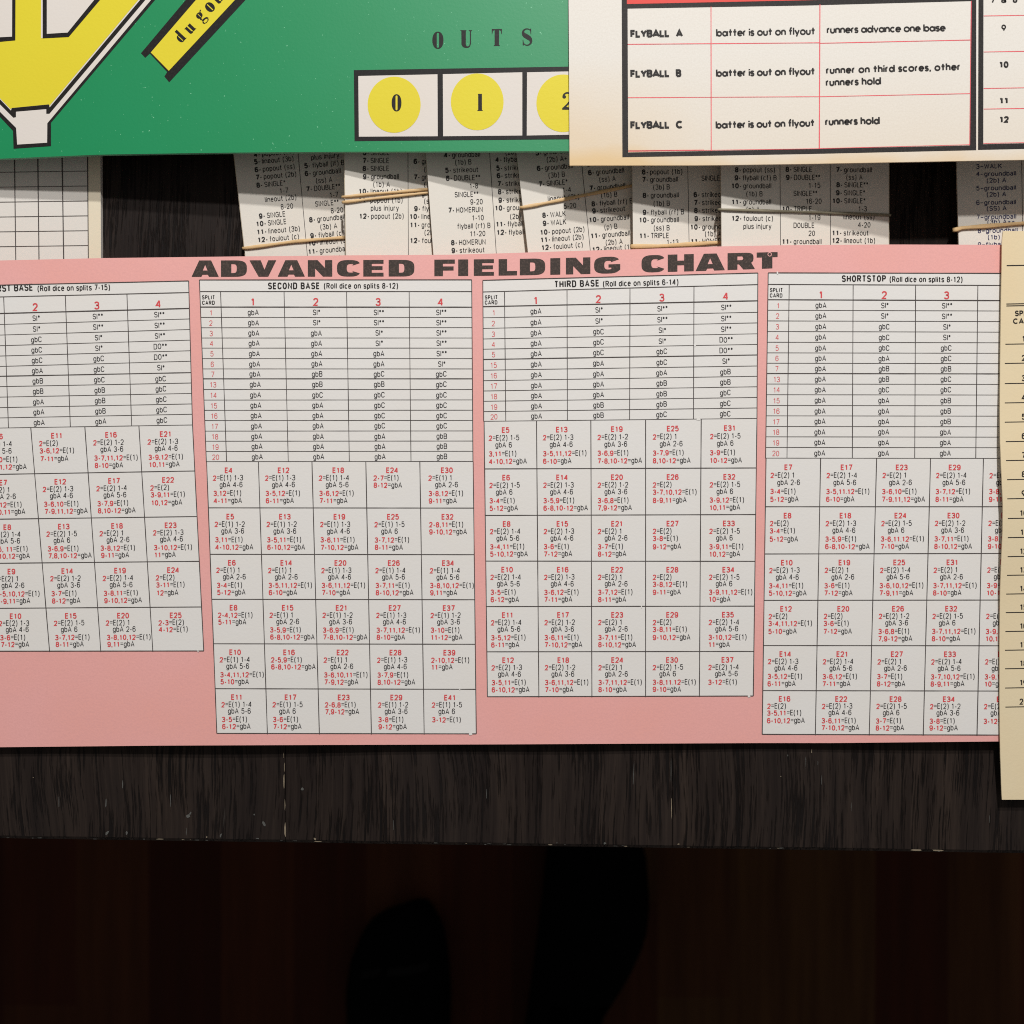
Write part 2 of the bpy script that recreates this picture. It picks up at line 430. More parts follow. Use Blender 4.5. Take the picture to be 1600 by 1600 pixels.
X = 0.73
six = [ell(.5, .31, .5, .31), [(0, .31)] + arc(.5, .67, .5, .33, 180, 22)]
SCAP = arc(.5, .755, .47, .245, 15, 270) + arc(.5, .255, .5, .255, 90, -165)
G = {
 '0': (.46, [ell(.5, .5, .5, .5)]),
 '1': (.40, [[(.12, .79), (.36, .83), (.56, .99)], [(.6, 0), (.6, 1)]]),
 '2': (.46, [arc(.5, .72, .48, .28, 175, -35) + [(.02, 0), (1, 0)]]),
 '3': (.46, [arc(.48, .76, .45, .24, 165, -90) + arc(.48, .265, .5, .265, 90, -165)]),
 '4': (.48, [[(.72, 1), (0, .29), (1, .29)], [(.74, 0), (.74, 1)]]),
 '5': (.46, [[(.92, 1), (.14, 1), (.06, .5)] + arc(.48, .33, .5, .33, 135, -160)]),
 '6': (.46, six),
 '7': (.46, [[(0, 1), (1, 1), (.38, 0)]]),
 '8': (.46, [ell(.5, .76, .44, .24), ell(.5, .265, .5, .265)]),
 '9': (.46, [('c', rot9(six[0][1])), rot9(six[1])]),
 'A': (.56, [[(0, 0), (.5, 1), (1, 0)], [(.2, .3), (.8, .3)]]),
 'B': (.48, [[(0, 0), (0, 1), (.55, 1)] + arc(.55, .765, .4, .235, 80, -80) + [(0, .53)], [(.1, .53), (.6, .53)] + arc(.6, .265, .4, .265, 80, -80) + [(0, 0)]]),
 'C': (.50, [arc(.5, .68, .5, .32, 12, 180) + arc(.5, .32, .5, .32, 180, 348)]),
 'D': (.50, [('c', [(0, 0), (0, 1), (.45, 1)] + arc(.5, .68, .5, .32, 80, 0) + arc(.5, .32, .5, .32, 0, -80) + [(.45, 0)])]),
 'E': (.42, [[(1, 1), (0, 1), (0, 0), (1, 0)], [(0, .53), (.92, .53)]]),
 'F': (.40, [[(1, 1), (0, 1), (0, 0)], [(0, .52), (.9, .52)]]),
 'G': (.52, [arc(.5, .68, .5, .32, 12, 180) + arc(.5, .32, .5, .32, 180, 350) + [(1, .48), (.55, .48)]]),
 'H': (.50, [[(0, 0), (0, 1)], [(1, 0), (1, 1)], [(0, .52), (1, .52)]]),
 'I': (.0, [[(.5, 0), (.5, 1)]]),
 'K': (.5, [[(0, 0), (0, 1)], [(1, 1), (0, .4)], [(.35, .6), (1, 0)]]),
 'L': (.40, [[(0, 1), (0, 0), (1, 0)]]),
 'M': (.74, [[(0, 0), (0, 1), (.5, .28), (1, 1), (1, 0)]]),
 'N': (.52, [[(0, 0), (0, 1), (1, 0), (1, 1)]]),
 'O': (.52, [ell(.5, .5, .5, .5)]),
 'P': (.46, [[(0, 0), (0, 1), (.55, 1)] + arc(.55, .74, .45, .26, 80, -80) + [(0, .48)]]),
 'R': (.50, [[(0, 0), (0, 1), (.55, 1)] + arc(.55, .75, .42, .25, 80, -80) + [(0, .5)], [(.5, .5), (1, 0)]]),
 'S': (.48, [SCAP]),
 'T': (.46, [[(0, 1), (1, 1)], [(.5, 0), (.5, 1)]]),
 'U': (.50, [[(0, 1), (0, .32)] + arc(.5, .32, .5, .32, 180, 360) + [(1, 1)]]),
 'V': (.52, [[(0, 1), (.5, 0), (1, 1)]]),
 'W': (.76, [[(0, 1), (.25, 0), (.5, .9), (.75, 0), (1, 1)]]),
 'Y': (.52, [[(0, 1), (.5, .42), (1, 1)], [(.5, .42), (.5, 0)]]),
 'a': (.42, [arc(.48, .53, .42, .2, 165, 0) + [(.92, .12), (1, 0)], ell(.44, .21, .44, .21)]),
 'b': (.42, [[(0, 0), (0, 1)], ell(.5, X / 2, .5, X / 2)]),
 'c': (.40, [arc(.5, X / 2, .5, X / 2, 40, 320)]),
 'd': (.42, [[(1, 0), (1, 1)], ell(.5, X / 2, .5, X / 2)]),
 'e': (.42, [[(0, .39), (1, .39)] + arc(.5, X / 2, .5, X / 2, 10, 320)]),
 'f': (.28, [arc(.95, .8, .55, .2, 90, 180) + [(.4, 0)], [(-.05, .68), (1.05, .68)]]),
 'g': (.42, [ell(.5, X / 2, .5, X / 2), [(1, X), (1, -.06)] + arc(.5, -.06, .5, .22, 0, -155)]),
 'h': (.42, [[(0, 0), (0, 1)], arc(.5, .42, .5, X - .42, 180, 0) + [(1, 0)]]),
 'i': (.0, [[(.5, 0), (.5, X)], [(.5, .88), (.5, 1.02)]]),
 'j': (.1, [[(.5, -.2), (.5, X)], [(.5, .88), (.5, 1.02)]]),
 'k': (.42, [[(0, 0), (0, 1)], [(.95, X), (.05, .3)], [(.35, .43), (1, 0)]]),
 'l': (.0, [[(.5, 0), (.5, 1)]]),
 'm': (.70, [[(0, 0), (0, X)], arc(.25, .44, .25, X - .44, 180, 0) + [(.5, 0)], arc(.75, .44, .25, X - .44, 180, 0) + [(1, 0)]]),
 'n': (.42, [[(0, 0), (0, X)], arc(.5, .42, .5, X - .42, 180, 0) + [(1, 0)]]),
 'o': (.46, [ell(.5, X / 2, .5, X / 2)]),
 'p': (.42, [[(0, -.27), (0, X)], ell(.5, X / 2, .5, X / 2)]),
 'r': (.26, [[(0, 0), (0, X)], arc(.75, .42, .75, X - .42, 180, 75)]),
 's': (.38, [[(x, y * X) for x, y in SCAP]]),
 't': (.28, [[(.42, .95), (.42, .18), (.55, .03), (1, .02)], [(-.05, .68), (1, .68)]]),
 'u': (.42, [[(0, X), (0, .3)] + arc(.5, .3, .5, .3, 180, 360), [(1, 0), (1, X)]]),
 'v': (.42, [[(0, X), (.5, 0), (1, X)]]),
 'w': (.64, [[(0, X), (.27, 0), (.5, X * .9), (.73, 0), (1, X)]]),
 'x': (.42, [[(0, X), (1, 0)], [(1, X), (0, 0)]]),
 'y': (.42, [[(0, X), (.5, .02)], [(1, X), (.42, -.2), (.1, -.27)]]),
 'z': (.40, [[(0, X), (1, X), (0, 0), (1, 0)]]),
 '(': (.20, [arc(1.25, .4, 1.25, .68, 112, 248, 10, 2.0)]),
 ')': (.20, [arc(-.25, .4, 1.25, .68, 68, -68, 10, 2.0)]),
 '=': (.50, [[(0, .66), (1, .66)], [(0, .36), (1, .36)]]),
 '-': (.24, [[(0, .38), (1, .38)]]),
 '~': (.62, [[(0, .42), (1, .42)]]),
 ',': (.06, [[(.5, .1), (.5, -.02), (.1, -.16)]]),
 '.': (.0, [[(.5, .0), (.5, .1)]]),
 '*': (.28, [[(.5, 1.02), (.5, .58)], [(0, .92), (1, .68)], [(0, .68), (1, .92)]]),
 '+': (.46, [[(0, .42), (1, .42)], [(.5, .68), (.5, .16)]]),
 '&': (.58, [[(1, 0), (.2, .7)] + arc(.45, .8, .25, .2, 190, -20) + [(.1, .38)] + arc(.4, .24, .4, .24, 150, 310) + [(.95, .45)]]),
 "'": (.0, [[(.5, 1), (.5, .75)]]),
}
# geometric round letters for the bold sheet
GEO = dict(G)
def circ(cx, cy, rx, ry): return ('c', arc(cx, cy, rx, ry, 0, 340, 18, 2.0))
R_ = .64
GEO.update({
 'a': (.56, [circ(.44, R_ / 2, .44, R_ / 2 * .95), [(1, -.02), (1, R_ + .04)]]),
 'b': (.56, [[(0, -.02), (0, 1)], circ(.56, R_ / 2, .44, R_ / 2 * .95)]),
 'c': (.46, [arc(.55, R_ / 2, .55, R_ / 2, 48, 312, 12, 2)]),
 'd': (.56, [[(1, -.02), (1, 1)], circ(.44, R_ / 2, .44, R_ / 2 * .95)]),
 'e': (.52, [[(0.04, .33), (1, .33)] + arc(.5, R_ / 2, .5, R_ / 2, 8, 315, 14, 2)]),
 'f': (.34, [arc(.95, .8, .52, .2, 90, 180) + [(.43, 0)], [(-.05, .60), (1, .60)]]),
 'h': (.42, [[(0, 0), (0, 1)], arc(.5, .36, .5, R_ - .36, 180, 0) + [(1, 0)]]),
 'i': (.0, [[(.5, 0), (.5, R_)], [(.5, .82), (.5, .98)]]),
 'n': (.42, [[(0, 0), (0, R_)], arc(.5, .36, .5, R_ - .36, 180, 0) + [(1, 0)]]),
 'o': (.56, [circ(.5, R_ / 2, .5, R_ / 2)]),
 'r': (.22, [[(0, 0), (0, R_)], arc(.75, .36, .75, R_ - .36, 180, 75)]),
 's': (.32, [[(x, y * R_) for x, y in SCAP]]),
 't': (.36, [[(.5, .0), (.5, .95)], [(-.05, .60), (1.05, .60)]]),
 'u': (.42, [[(0, R_), (0, .28)] + arc(.5, .28, .5, .28, 180, 360) + [(1, R_)]]),
 'v': (.46, [[(0, R_), (.5, 0), (1, R_)]]),
 'y': (.48, [[(0, R_), (.52, .03)], [(1, R_), (.34, -.28)]]),
 'C': (.66, [arc(.55, .5, .55, .5, 45, 315, 14, 2)]),
 'A': (.66, [[(0, 0), (.5, 1), (1, 0)], [(.2, .28), (.8, .28)]]),
 'B': (.46, G['B'][1]),
 '1': (.26, [[(.0, .80), (.7, .98)], [(.75, 0), (.75, 1)]]),
 '9': (.52, [circ(.5, .66, .5, .34), [(.97, .55), (.45, 0)]]),
})

def run_width(s, cap, ws, pen, sp, font=G):
    return sum((cap * .30 * ws if ch == ' ' else font[ch][0] * cap * ws + pen) + sp for ch in s) - sp

def text(mb, s, x, y, cap, ws=1.0, pen=1.0, sp=1.1, ang=0.0, dz=2 * L1, mi=0, align='l', font=G, jit=0.0):
    """baseline starts at pixel x,y; ang in degrees rises to the right.  returns the end x"""
    W = run_width(s, cap, ws, pen, sp, font)
    ca, sa = cos(radians(ang)), sin(radians(ang))
    off = {'l': 0, 'c': -W / 2, 'r': -W}[align]
    for ch in s:
        if ch == ' ':
            off += cap * .30 * ws + sp
            continue
        w, paths = font[ch]
        wpx = w * cap * ws
        jy = random.uniform(-jit, jit)
        for k, pth in enumerate(paths):
            closed = isinstance(pth, tuple)
            pts = pth[1] if closed else pth
            q = []
            for gx, gy in pts:
                lx = off + pen / 2 + (gx * wpx if w > 0 else 0)
                ly = pen / 2 + gy * (cap - pen) + jy
                q.append((x + lx * ca - ly * sa, y - lx * sa - ly * ca))
            mb.stroke(q, pen, dz + k * 0.000008, mi, closed)
        off += wpx + pen + sp
    return x + off * ca, y - off * sa

def fit_text(mb, s, x0, y0, x1, y1, cap, pen, font=G, sp=None, **kw):
    """letter spacing chosen so that the run ends at x1,y1"""
    ws = kw.pop('ws', 1.0)
    want = math.hypot(x1 - x0, y1 - y0)
    base = run_width(s, cap, ws, pen, 0, font)
    sp = (want - base) / max(1, len(s) - 1)
    text(mb, s, x0, y0, cap, ws, pen, sp, math.degrees(math.atan2(y0 - y1, x1 - x0)), font=font, **kw)

# ------------------------------------------------------------------ floor
fm = MB()
a = [fm.w(c) for c in ((-4, -4, -0.75), (4, -4, -0.75), (4, 4, -0.75), (-4, 4, -0.75))]
fm.face(a)
fl = fm.build('floor', FLOOR, kind='structure')

# ------------------------------------------------------------------ table
tbase = (0, 0.24, -0.75)
table = thing('table', 'dark brown stained wooden table with vertical plank seams and chipped edge', 'table', tbase)
def edge_y(px): return 1312 + 0.0145 * px
def table_top():
    mb = MB(flat(0))
    rear = 0.62
    seams = [(-765, -765), (-161, -160), (443, 446), (1047, 1050.5), (1651, 1654), (2255, 2258)]
    gap = 0.9
    th, bv = 0.028, 0.0015
    for k in range(len(seams) - 1):
        (xa, xb), (xc, xd) = seams[k], seams[k + 1]
        xl_t, xl_b, xr_t, xr_b = xa + gap / 2, xb + gap / 2, xc - gap / 2, xd - gap / 2
        n = 14
        ds = random.uniform(-0.00012, 0.00008)
        # outline rings: top face inset by the bevel, bevel rim, underside
        def pt(x, y, z): return P(x, y, 0)[:2] + (z,)
        fr, rim, low = [], [], []
        for i in range(n + 1):
            px = lerp(xl_b, xr_b, i / n)
            w = random.uniform(-0.35, 0.35)
            ye = edge_y(px)
            fr.append(mb.w(pt(px, ye - 6.5 + w, ds)))
            rim.append(mb.w(pt(px, ye - 1.2 + w * .4, ds - 0.0009)))
            low.append(mb.w(pt(px, ye, -0.004)))
        bk = [mb.w((P(lerp(xl_t, xr_t, i / n), 0, 0)[0], rear, ds)) for i in range(n + 1)]
        lowb = [mb.w((mb.v[low[i]][0], mb.v[low[i]][1], -th)) for i in range(n + 1)]
        bkb = [mb.w((mb.v[bk[i]][0], rear, -th)) for i in range(n + 1)]
        mb.quadstrip(bk, fr); mb.quadstrip(fr, rim); mb.quadstrip(rim, low); mb.quadstrip(low, lowb)
        mb.quadstrip(lowb, bkb); mb.quadstrip(bkb, bk)
        for i in (0, n):
            ids = (bk[i], fr[i], rim[i], low[i], lowb[i], bkb[i])
            mb.face(ids if i == 0 else ids[::-1])
    return mb
top_mb = table_top()
def box(mb, x0, x1, y0, y1, z0, z1):
    v = [mb.w((x, y, z)) for z in (z0, z1) for y in (y0, y1) for x in (x0, x1)]
    for f in ((0, 2, 3, 1), (4, 5, 7, 6), (0, 1, 5, 4), (2, 6, 7, 3), (0, 4, 6, 2), (1, 3, 7, 5)):
        mb.face([v[i] for i in f])
for sx in (-0.34, 0.34):
    for y in (-0.03, 0.56):
        mb = MB(); box(mb, sx - .03, sx + .03, y - .03, y + .03, -0.75, -0.0282)
        mb.build('leg', TABLE, table, tbase)
# chipped spots where the stain has worn off
def blob(mb, x, y, w, h, dz=0.00022, mi=0, tilt=0.0):
    n = random.randint(6, 9)
    pts = []
    for k in range(n):
        a = 2 * pi * k / n
        r = random.uniform(0.55, 1.1)
        bx, by = cos(a) * w / 2 * r, sin(a) * h / 2 * r
        pts.append((x + bx * cos(tilt) - by * sin(tilt), y + bx * sin(tilt) + by * cos(tilt)))
    mb.polygon(pts, dz, mi)
mb = top_mb
for (x, y, w, h, mi, t) in [(443.6, 1222, 2.2, 30, 0, 0), (444.4, 1198, 1.2, 18, 0, 0), (445.2, 1258, 1.4, 26, 0, 0), (445.6, 1298, 2.6, 28, 0, 0),
        (443.2, 1180, 1.0, 12, 0, 0), (167, 1302, 6, 12, 1, .5), (198, 1302, 4, 7, 1, .2), (294, 1275, 9, 6, 1, -.5), (297, 1271, 3, 7, 1, .4), (472, 1233, 6, 6, 1, .6),
        (412, 1287, 5, 10, 1, -.6), (397, 1273, 3, 4, 1, 0), (165.6, 1253, 2.2, 16, 1, .05), (266.5, 1250, 1.3, 24, 1, 0), (191.5, 1225, 1.6, 16, 1, 0),
        (345, 1305, 3, 8, 1, .3), (92, 1253, 1.4, 18, 1, 0), (52, 1215, 2, 2, 0, 0), (291, 1300, 1.2, 18, 1, 0), (323, 1308, 2, 3, 0, 0), (402, 1310, 7, 2.5, 1, 0.2),
        (492, 1311, 6, 4, 0, .5), (1048.4, 1205, 1.1, 60, 1, 0), (1049.2, 1262, 1.3, 40, 0, 0), (990, 1210, 0.9, 40, 1, .04), (1283.7, 1219, 0.9, 26, 1, 0),
        (1268, 1174, 1.6, 7, 0, 0), (1259, 1190, .9, 22, 1, 0), (1220, 1213, 2, 2, 0, 0), (1231, 1180, 1.4, 4, 1, 0), (1278, 1192, .9, 10, 1, 0), (945, 1318, 5, 4, 1, 0),
        (870, 1317, 2, 3, 1, 0), (1330, 1260, .8, 24, 1, 0), (1060, 1319, 4, 2, 0, 0), (1546, 1280, 1, 14, 1, 0), (615, 1290, .8, 18, 1, 0), (760, 1240, .8, 20, 1, 0)]:
    blob(mb, x, y, w, h, mi=mi + 1, tilt=t)
# scuffs on the rounded front edge
for k in range(30):
    x = random.uniform(-40, 1640)
    y = edge_y(x) - random.uniform(3.0, 5.6)
    blob(mb, x, y, random.uniform(3, 12), random.uniform(.4, 1.1), dz=-0.0001, mi=random.choice((1, 2, 2)), tilt=0.014)
for (x, w, h) in ((1434, 22, 3.6), (1464, 20, 3), (497, 14, 2), (250, 16, 1.6), (860, 10, 2)):
    blob(mb, x, edge_y(x) - 4.4, w, h, dz=-0.0001, mi=1, tilt=0.014)
mb.build('tabletop', [TABLE, FLECK, FLECKDIM], table, tbase)

# ------------------------------------------------------------------ shoes on the floor
FZ = -0.75
def shoe(label, left, right, stripe=None):
    """left/right: sole outline polylines (y, x) from toe to heel in pixels on the floor"""
    y0, y1 = left[0][0], left[-1][0]
    c0 = P((left[2][1] + right[2][1]) / 2, (y0 + y1) / 2, FZ)
    base = (c0[0], c0[1], FZ)
    root = thing('shoe', label, 'shoe', base, 'black shoes on the floor')
    def station(t, grow=1.0):
        y = lerp(y0, y1, t)
        xl, xr = poly_at(left, y), poly_at(right, y)
        m = (xl + xr) / 2; h = (xr - xl) / 2 * grow
        return m - h, m + h, y
    ns, nr = 28, 14
    mb = MB()
    ringsT, ringsB = [], []
    for k in range(ns + 1):
        t = k / ns
        xl, xr, y = station(t, 1.04)
        ringsT.append([mb.w(P(xl, y, FZ)[:2] + (FZ + .022,)), mb.w(P(xr, y, FZ)[:2] + (FZ + .022,))])
        ringsB.append([mb.w(P(xl, y, FZ)[:2] + (FZ,)), mb.w(P(xr, y, FZ)[:2] + (FZ,))])
    for k in range(ns):
        mb.face((ringsT[k][0], ringsT[k + 1][0], ringsT[k + 1][1], ringsT[k][1]))
        mb.face((ringsB[k][0], ringsB[k][1], ringsB[k + 1][1], ringsB[k + 1][0]))
        mb.face((ringsT[k][0], ringsB[k][0], ringsB[k + 1][0], ringsT[k + 1][0]))
        mb.face((ringsT[k][1], ringsT[k + 1][1], ringsB[k + 1][1], ringsB[k][1]))
    mb.face((ringsT[0][0], ringsT[0][1], ringsB[0][1], ringsB[0][0]))
    mb.face((ringsT[ns][1], ringsT[ns][0], ringsB[ns][0], ringsB[ns][1]))
    mb.build('sole', SHOE, root, base)
    def surf(t, a, out=0.0):
        xl, xr, y = station(t, 0.97)
        hgt = 0.020 + 0.05 * min(1, t / .35) ** .55 + 0.035 * max(0, min(1, (t - .4) / .3))
        e = 2.5
        c, s = cos(a), sin(a)
        sx = math.copysign(abs(c) ** (2 / e), c); sz = abs(s) ** (2 / e)
        pl, pr = P(xl, y, FZ), P(xr, y, FZ)
        mx, hw = (pl[0] + pr[0]) / 2, (pr[0] - pl[0]) / 2
        return (mx - sx * (hw + out), pl[1], FZ + .0221 + sz * (hgt - .02 + out))
    mb = MB()
    rows = [[mb.w(surf(k / ns * .995 + .002, pi * i / nr)) for i in range(nr + 1)] for k in range(ns + 1)]
    for k in range(ns):
        if k / ns > .62:                     # collar opening behind the tongue
            for i in range(nr):
                if 4 <= i < nr - 4: continue
                mb.face((rows[k][i], rows[k + 1][i], rows[k + 1][i + 1], rows[k][i + 1]))
        else:
            mb.quadstrip(rows[k], rows[k + 1])
    mb.face(rows[0][::-1]); mb.face(rows[ns])
    mb.build('upper', SHOE, root, base, smooth=True)
    mb = MB()
    ins = [[mb.w((lambda q: (q[0], q[1], FZ + .03))(surf(lerp(.6, .99, k / 6), a))) for a in (0.4, pi - .4)] for k in range(7)]
    for k in range(6):
        mb.face((ins[k][0], ins[k + 1][0], ins[k + 1][1], ins[k][1]))
    mb.build('insole', SHOE, root, base)
    if stripe:
        mb = MB()
        for (t0, t1, a0, a1) in stripe:
            A = [mb.w(surf(lerp(t0, t1, i / 10) , lerp(a0, a1, i / 10), .0015)) for i in range(11)]
            B = [mb.w(surf(lerp(t0, t1, i / 10) + .028, lerp(a0, a1, i / 10), .0015)) for i in range(11)]
            mb.quadstrip(A, B)
        mb.build('stripe', SHOEGREY, root, base)
    return root
shoe('black shoe with a faint grey stripe across its toe, standing clear of the table',
     [(1404, 652), (1412, 625), (1425, 592), (1450, 572), (1490, 555), (1540, 548), (1640, 552), (1720, 566), (1790, 590), (1810, 620)],
     [(1404, 668), (1412, 674), (1425, 682), (1450, 692), (1490, 698), (1540, 702), (1640, 700), (1720, 690), (1790, 668), (1810, 645)],
     stripe=[(.20, .18, pi * .26, pi * .42), (.18, .165, pi * .46, pi * .72)])
shoe('plain black shoe with its toe hidden under the table edge',
     [(1240, 925), (1250, 900), (1270, 875), (1330, 856), (1400, 850), (1480, 840), (1560, 828), (1620, 820), (1650, 830), (1662, 850)],
     [(1240, 940), (1250, 962), (1270, 985), (1330, 1003), (1400, 1008), (1450, 1003), (1490, 982), (1540, 942), (1620, 926), (1662, 895)])

# ------------------------------------------------------------------ score sheet under the board (far left)
zf = flat(0.0022)
b0 = P(20, 330, 0)
ss = thing('score_sheet', 'white ruled score sheet of empty boxes beside the dark table gap', 'paper sheet', b0)
mb = MB(zf); sheet(mb, quad_fn((-160, 110), (156.3, 105), (158.2, 470), (-160, 470)), 6, 6, 0.0021, 0, 0)
mb.build('paper', GRID, ss, b0)
mb = MB(zf); mb.polygon([(137.0, 106), (156.0, 106), (157.9, 469), (138.3, 469)], L1)
mb.build('margin', MARGIN, ss, b0)
mb = MB(zf)
for (xt, xb, wd) in ((22.6, 24.6, 1.4), (59, 60.9, 1.7), (97, 99.5, 1.7), (136.8, 138, 1.6), (-14, -12, 1.1), (-51, -49, 1.1)):
    dx = (xb - xt) / 157
    mb.line(xt - dx * 138, 110, xb + dx * 62, 468, wd, 2 * L1, step=40, jit=.12)
for k in range(-6, 8):
    yl = 269.4 + 23.2 * k; yr = 267.4 + 23.2 * k
    mb.line(-120, yl + 1.5, 137.4, yr, 0.9, 2.4 * L1, step=30, jit=.15)
mb.build('ruled_lines', RULE, ss, b0)

# ------------------------------------------------------------------ banded card decks
def deck(label, zf, t, tl, tr, br, bl, rules, lines, bands, ang, mat_ink, cap=8.3, pen=.95, ws=.94, boldpen=1.75, sp=.98, side_jit=1.2, bmat=None):
    cx = (tl[0] + br[0]) / 2; cy = (tl[1] + br[1]) / 2
    base = P(cx, cy, max(0, zf(cx, cy) - t))
    root = thing('card_deck', label, 'card deck', base, 'banded decks of player cards')
    # lower cards of the deck: thin cards with slightly uneven edges
    mb = MB(zf)
    n = max(5, int(t / 0.00045))
    th = t / n
    for k in range(1, n):
        j = random.uniform(-side_jit, side_jit); j2 = random.uniform(-side_jit * .6, side_jit * .6)
        sheet(mb, quad_fn((tl[0] + j, tl[1] + j2), (tr[0] + j, tr[1] + j2), (br[0] + j, br[1] + j2), (bl[0] + j, bl[1] + j2)), 1, 1, th * .8, -k * th)
    mb.build('lower_cards', CARDEDGE, root, base)
    mb = MB(zf)
    sheet(mb, quad_fn(tl, tr, br, bl), 4, 4, th * .8)
    top = mb.build('top_card', CARD, root, base)
    mb = MB(zf)
    for (x0, y0, x1, y1) in rules:
        mb.line(x0, y0, x1, y1, 0.9, L1, 1, step=60)
    for (x, y, s) in lines:
        y += 1.0
        if '- ' in s[:4] or '~' in s[:3]:
            sepc = '~' if '~' in s[:3] else '- '
            num, rest = s.split(sepc, 1)
            if sepc == '~':
                ex, ey = text(mb, num, x, y, cap, 1.15, pen, sp, ang)
                ex, ey = text(mb, '~', ex, ey, cap, .9, pen, sp, ang)
                text(mb, rest, ex, ey, cap, 1.22, pen, sp, ang)
            else:
                ex, ey = text(mb, num, x, y, cap, 1.0, boldpen, sp, ang)
                ex, ey = text(mb, '-', ex, ey, cap, .9, boldpen * .8, sp + 1.9, ang)
                text(mb, rest, ex, ey, cap, ws, pen, sp, ang)
        else:
            text(mb, s, x, y, cap, 1.22 if mat_ink is NAVY else ws, pen, sp, ang)
    mb.build('printed_text', [mat_ink, RULE], top, base)
    for bi, (pts, wd, m) in enumerate(bands):
        mb = MB(zf)
        # the band runs over the top, down both sides and back underneath
        hgt = 0.0009
        rows = []
        def ring(x, y, z, dxn, dyn, vert):
            pass
        P0, P1 = pts[0], pts[-1]
        path = []
        zb0 = zf(*P0) - t; zb1 = zf(*P1) - t
        m0 = 2.2
        path.append((P0[0] - m0, P0[1], max(0.0005, zb0 + .0004)))
        path.append((P0[0] - m0 * 1.1, P0[1], lerp(zf(*P0), max(0.0005, zb0), .5)))
        path.append((P0[0] - m0, P0[1], zf(*P0) - .0006))
        path.append((P0[0] - m0 * .4, P0[1], zf(*P0) + .0003))
        dens = []
        for k in range(len(pts) - 1):
            for q in range(8):
                tt = q / 8
                dens.append((lerp(pts[k][0], pts[k + 1][0], tt), lerp(pts[k][1], pts[k + 1][1], tt)))
        dens.append(P1)
        for (x, y) in dens[1:-1]:
            path.append((x, y, zf(x, y) + .00045))
        path.append((P1[0] + m0 * .4, P1[1], zf(*P1) + .0003))
        path.append((P1[0] + m0, P1[1], zf(*P1) - .0006))
        path.append((P1[0] + m0, P1[1], max(0.0005, zb1 + .0004)))
        prev = None
        sec = 8
        for k, (x, y, z) in enumerate(path):
            c = Vector(P(x, y, z))
            q0 = path[max(k - 1, 0)]; q1 = path[min(k + 1, len(path) - 1)]
            tan = (Vector(P(*q1)) - Vector(P(*q0))).normalized()
            sidev = Vector((0, 1, 0)); sidev = (sidev - tan * sidev.dot(tan)).normalized()
            up = sidev.cross(tan)
            w = wd * (1.12 + .16 * sin(k * .45 + bi * 2 + wd)) / 1600 * H / 2
            ring_ = []
            for i in range(sec):
                a = 2 * pi * i / sec + pi / sec
                e = lambda v: math.copysign(abs(v) ** .6, v)
                ring_.append(mb.w(c + sidev * e(cos(a)) * w + up * e(sin(a)) * hgt / 2))
            if prev:
                for i in range(sec):
                    mb.face((prev[i], prev[(i + 1) % sec], ring_[(i + 1) % sec], ring_[i]))
            prev = ring_
        mb.build('rubber_band', m, root, base, smooth=True)
    return root

def c3(L): return [(340 + x / 3.81, 220 + y / 3.81, s) for x, y, s in L]
def c4(L): return [(740 + x / 3.81, 220 + y / 3.81, s) for x, y, s in L]
def c5(L): return [(1100 + x / 3.2, 220 + y / 3.2, s) for x, y, s in L]
def q3(*p): return [(340 + x / 3.81, 220 + y / 3.81) for x, y in p]
def q4(*p): return [(740 + x / 3.81, 220 + y / 3.81) for x, y in p]
def q5(*p): return [(1100 + x / 3.2, 220 + y / 3.2) for x, y in p]
def ruleline(p, y0, y1):
    (xa, ya), (xb, yb) = p
    f = lambda y: xa + (xb - xa) * (y - ya) / (yb - ya)
    return (f(y0), y0, f(y1), y1)

SL = 3.2e-5                                # tilt of the overlapping decks, metres per pixel
def tilt(zL, xL, s=SL):
    # exact plane through zL at pixel xL falling to the right
    slope = -s * 1600 / H
    XL = (xL - 800) / 1600 * (H - zL)
    return plane_x(zL - slope * XL, slope)

e1 = q3((95, 65), (165, 690))
deck('leftmost card deck, tilted, tan band low across foulout line', flat(0.0045), 0.0042,
     (355.5, 150), (619, 120), (652, 420), (389, 450),
     [ruleline(q3((478, 65), (535, 690)), 160, 440)],
     c3([(195, 0, '2- strikeout'), (205, 48, '3- walk'), (217, 95, '4- popout (ss)'), (218, 138, '5- lineout (3b)'), (222, 185, '6- popout (ss)'), (228, 230, '7- popout (2b)'), (232, 277, '8- SINGLE*'),
         (370, 310, '1-7'), (283, 362, 'lineout (2b)'), (377, 405, '8-20'), (247, 460, '9- SINGLE'), (230, 507, '10- SINGLE'), (235, 555, '11- lineout (3b)'),
         (240, 602, '12- foulout (c)'), (510, 65, '4- strikeout'), (558, 112, 'plus injury'), (517, 162, '5- flyball (lf) B'), (520, 208, '6- groundball'), (587, 250, '(ss) A'), (528, 300, '7- DOUBLE**'),
         (668, 335, '1-7'), (582, 388, 'SINGLE**'), (675, 428, '8-20'), (546, 482, '8- groundball'), (613, 525, '(3b) A'), (553, 577, '9- flyball (cf)'),
         (540, 622, '10- lineout (3b)'), (540, 672, '11- groundball'), (640, 715, '(2b) A')]),
     [(q3((160, 640), (300, 622), (460, 600), (600, 588), (760, 576)) + [(640, 364)], 4.4, BAND)], 5.2, CARDINK)
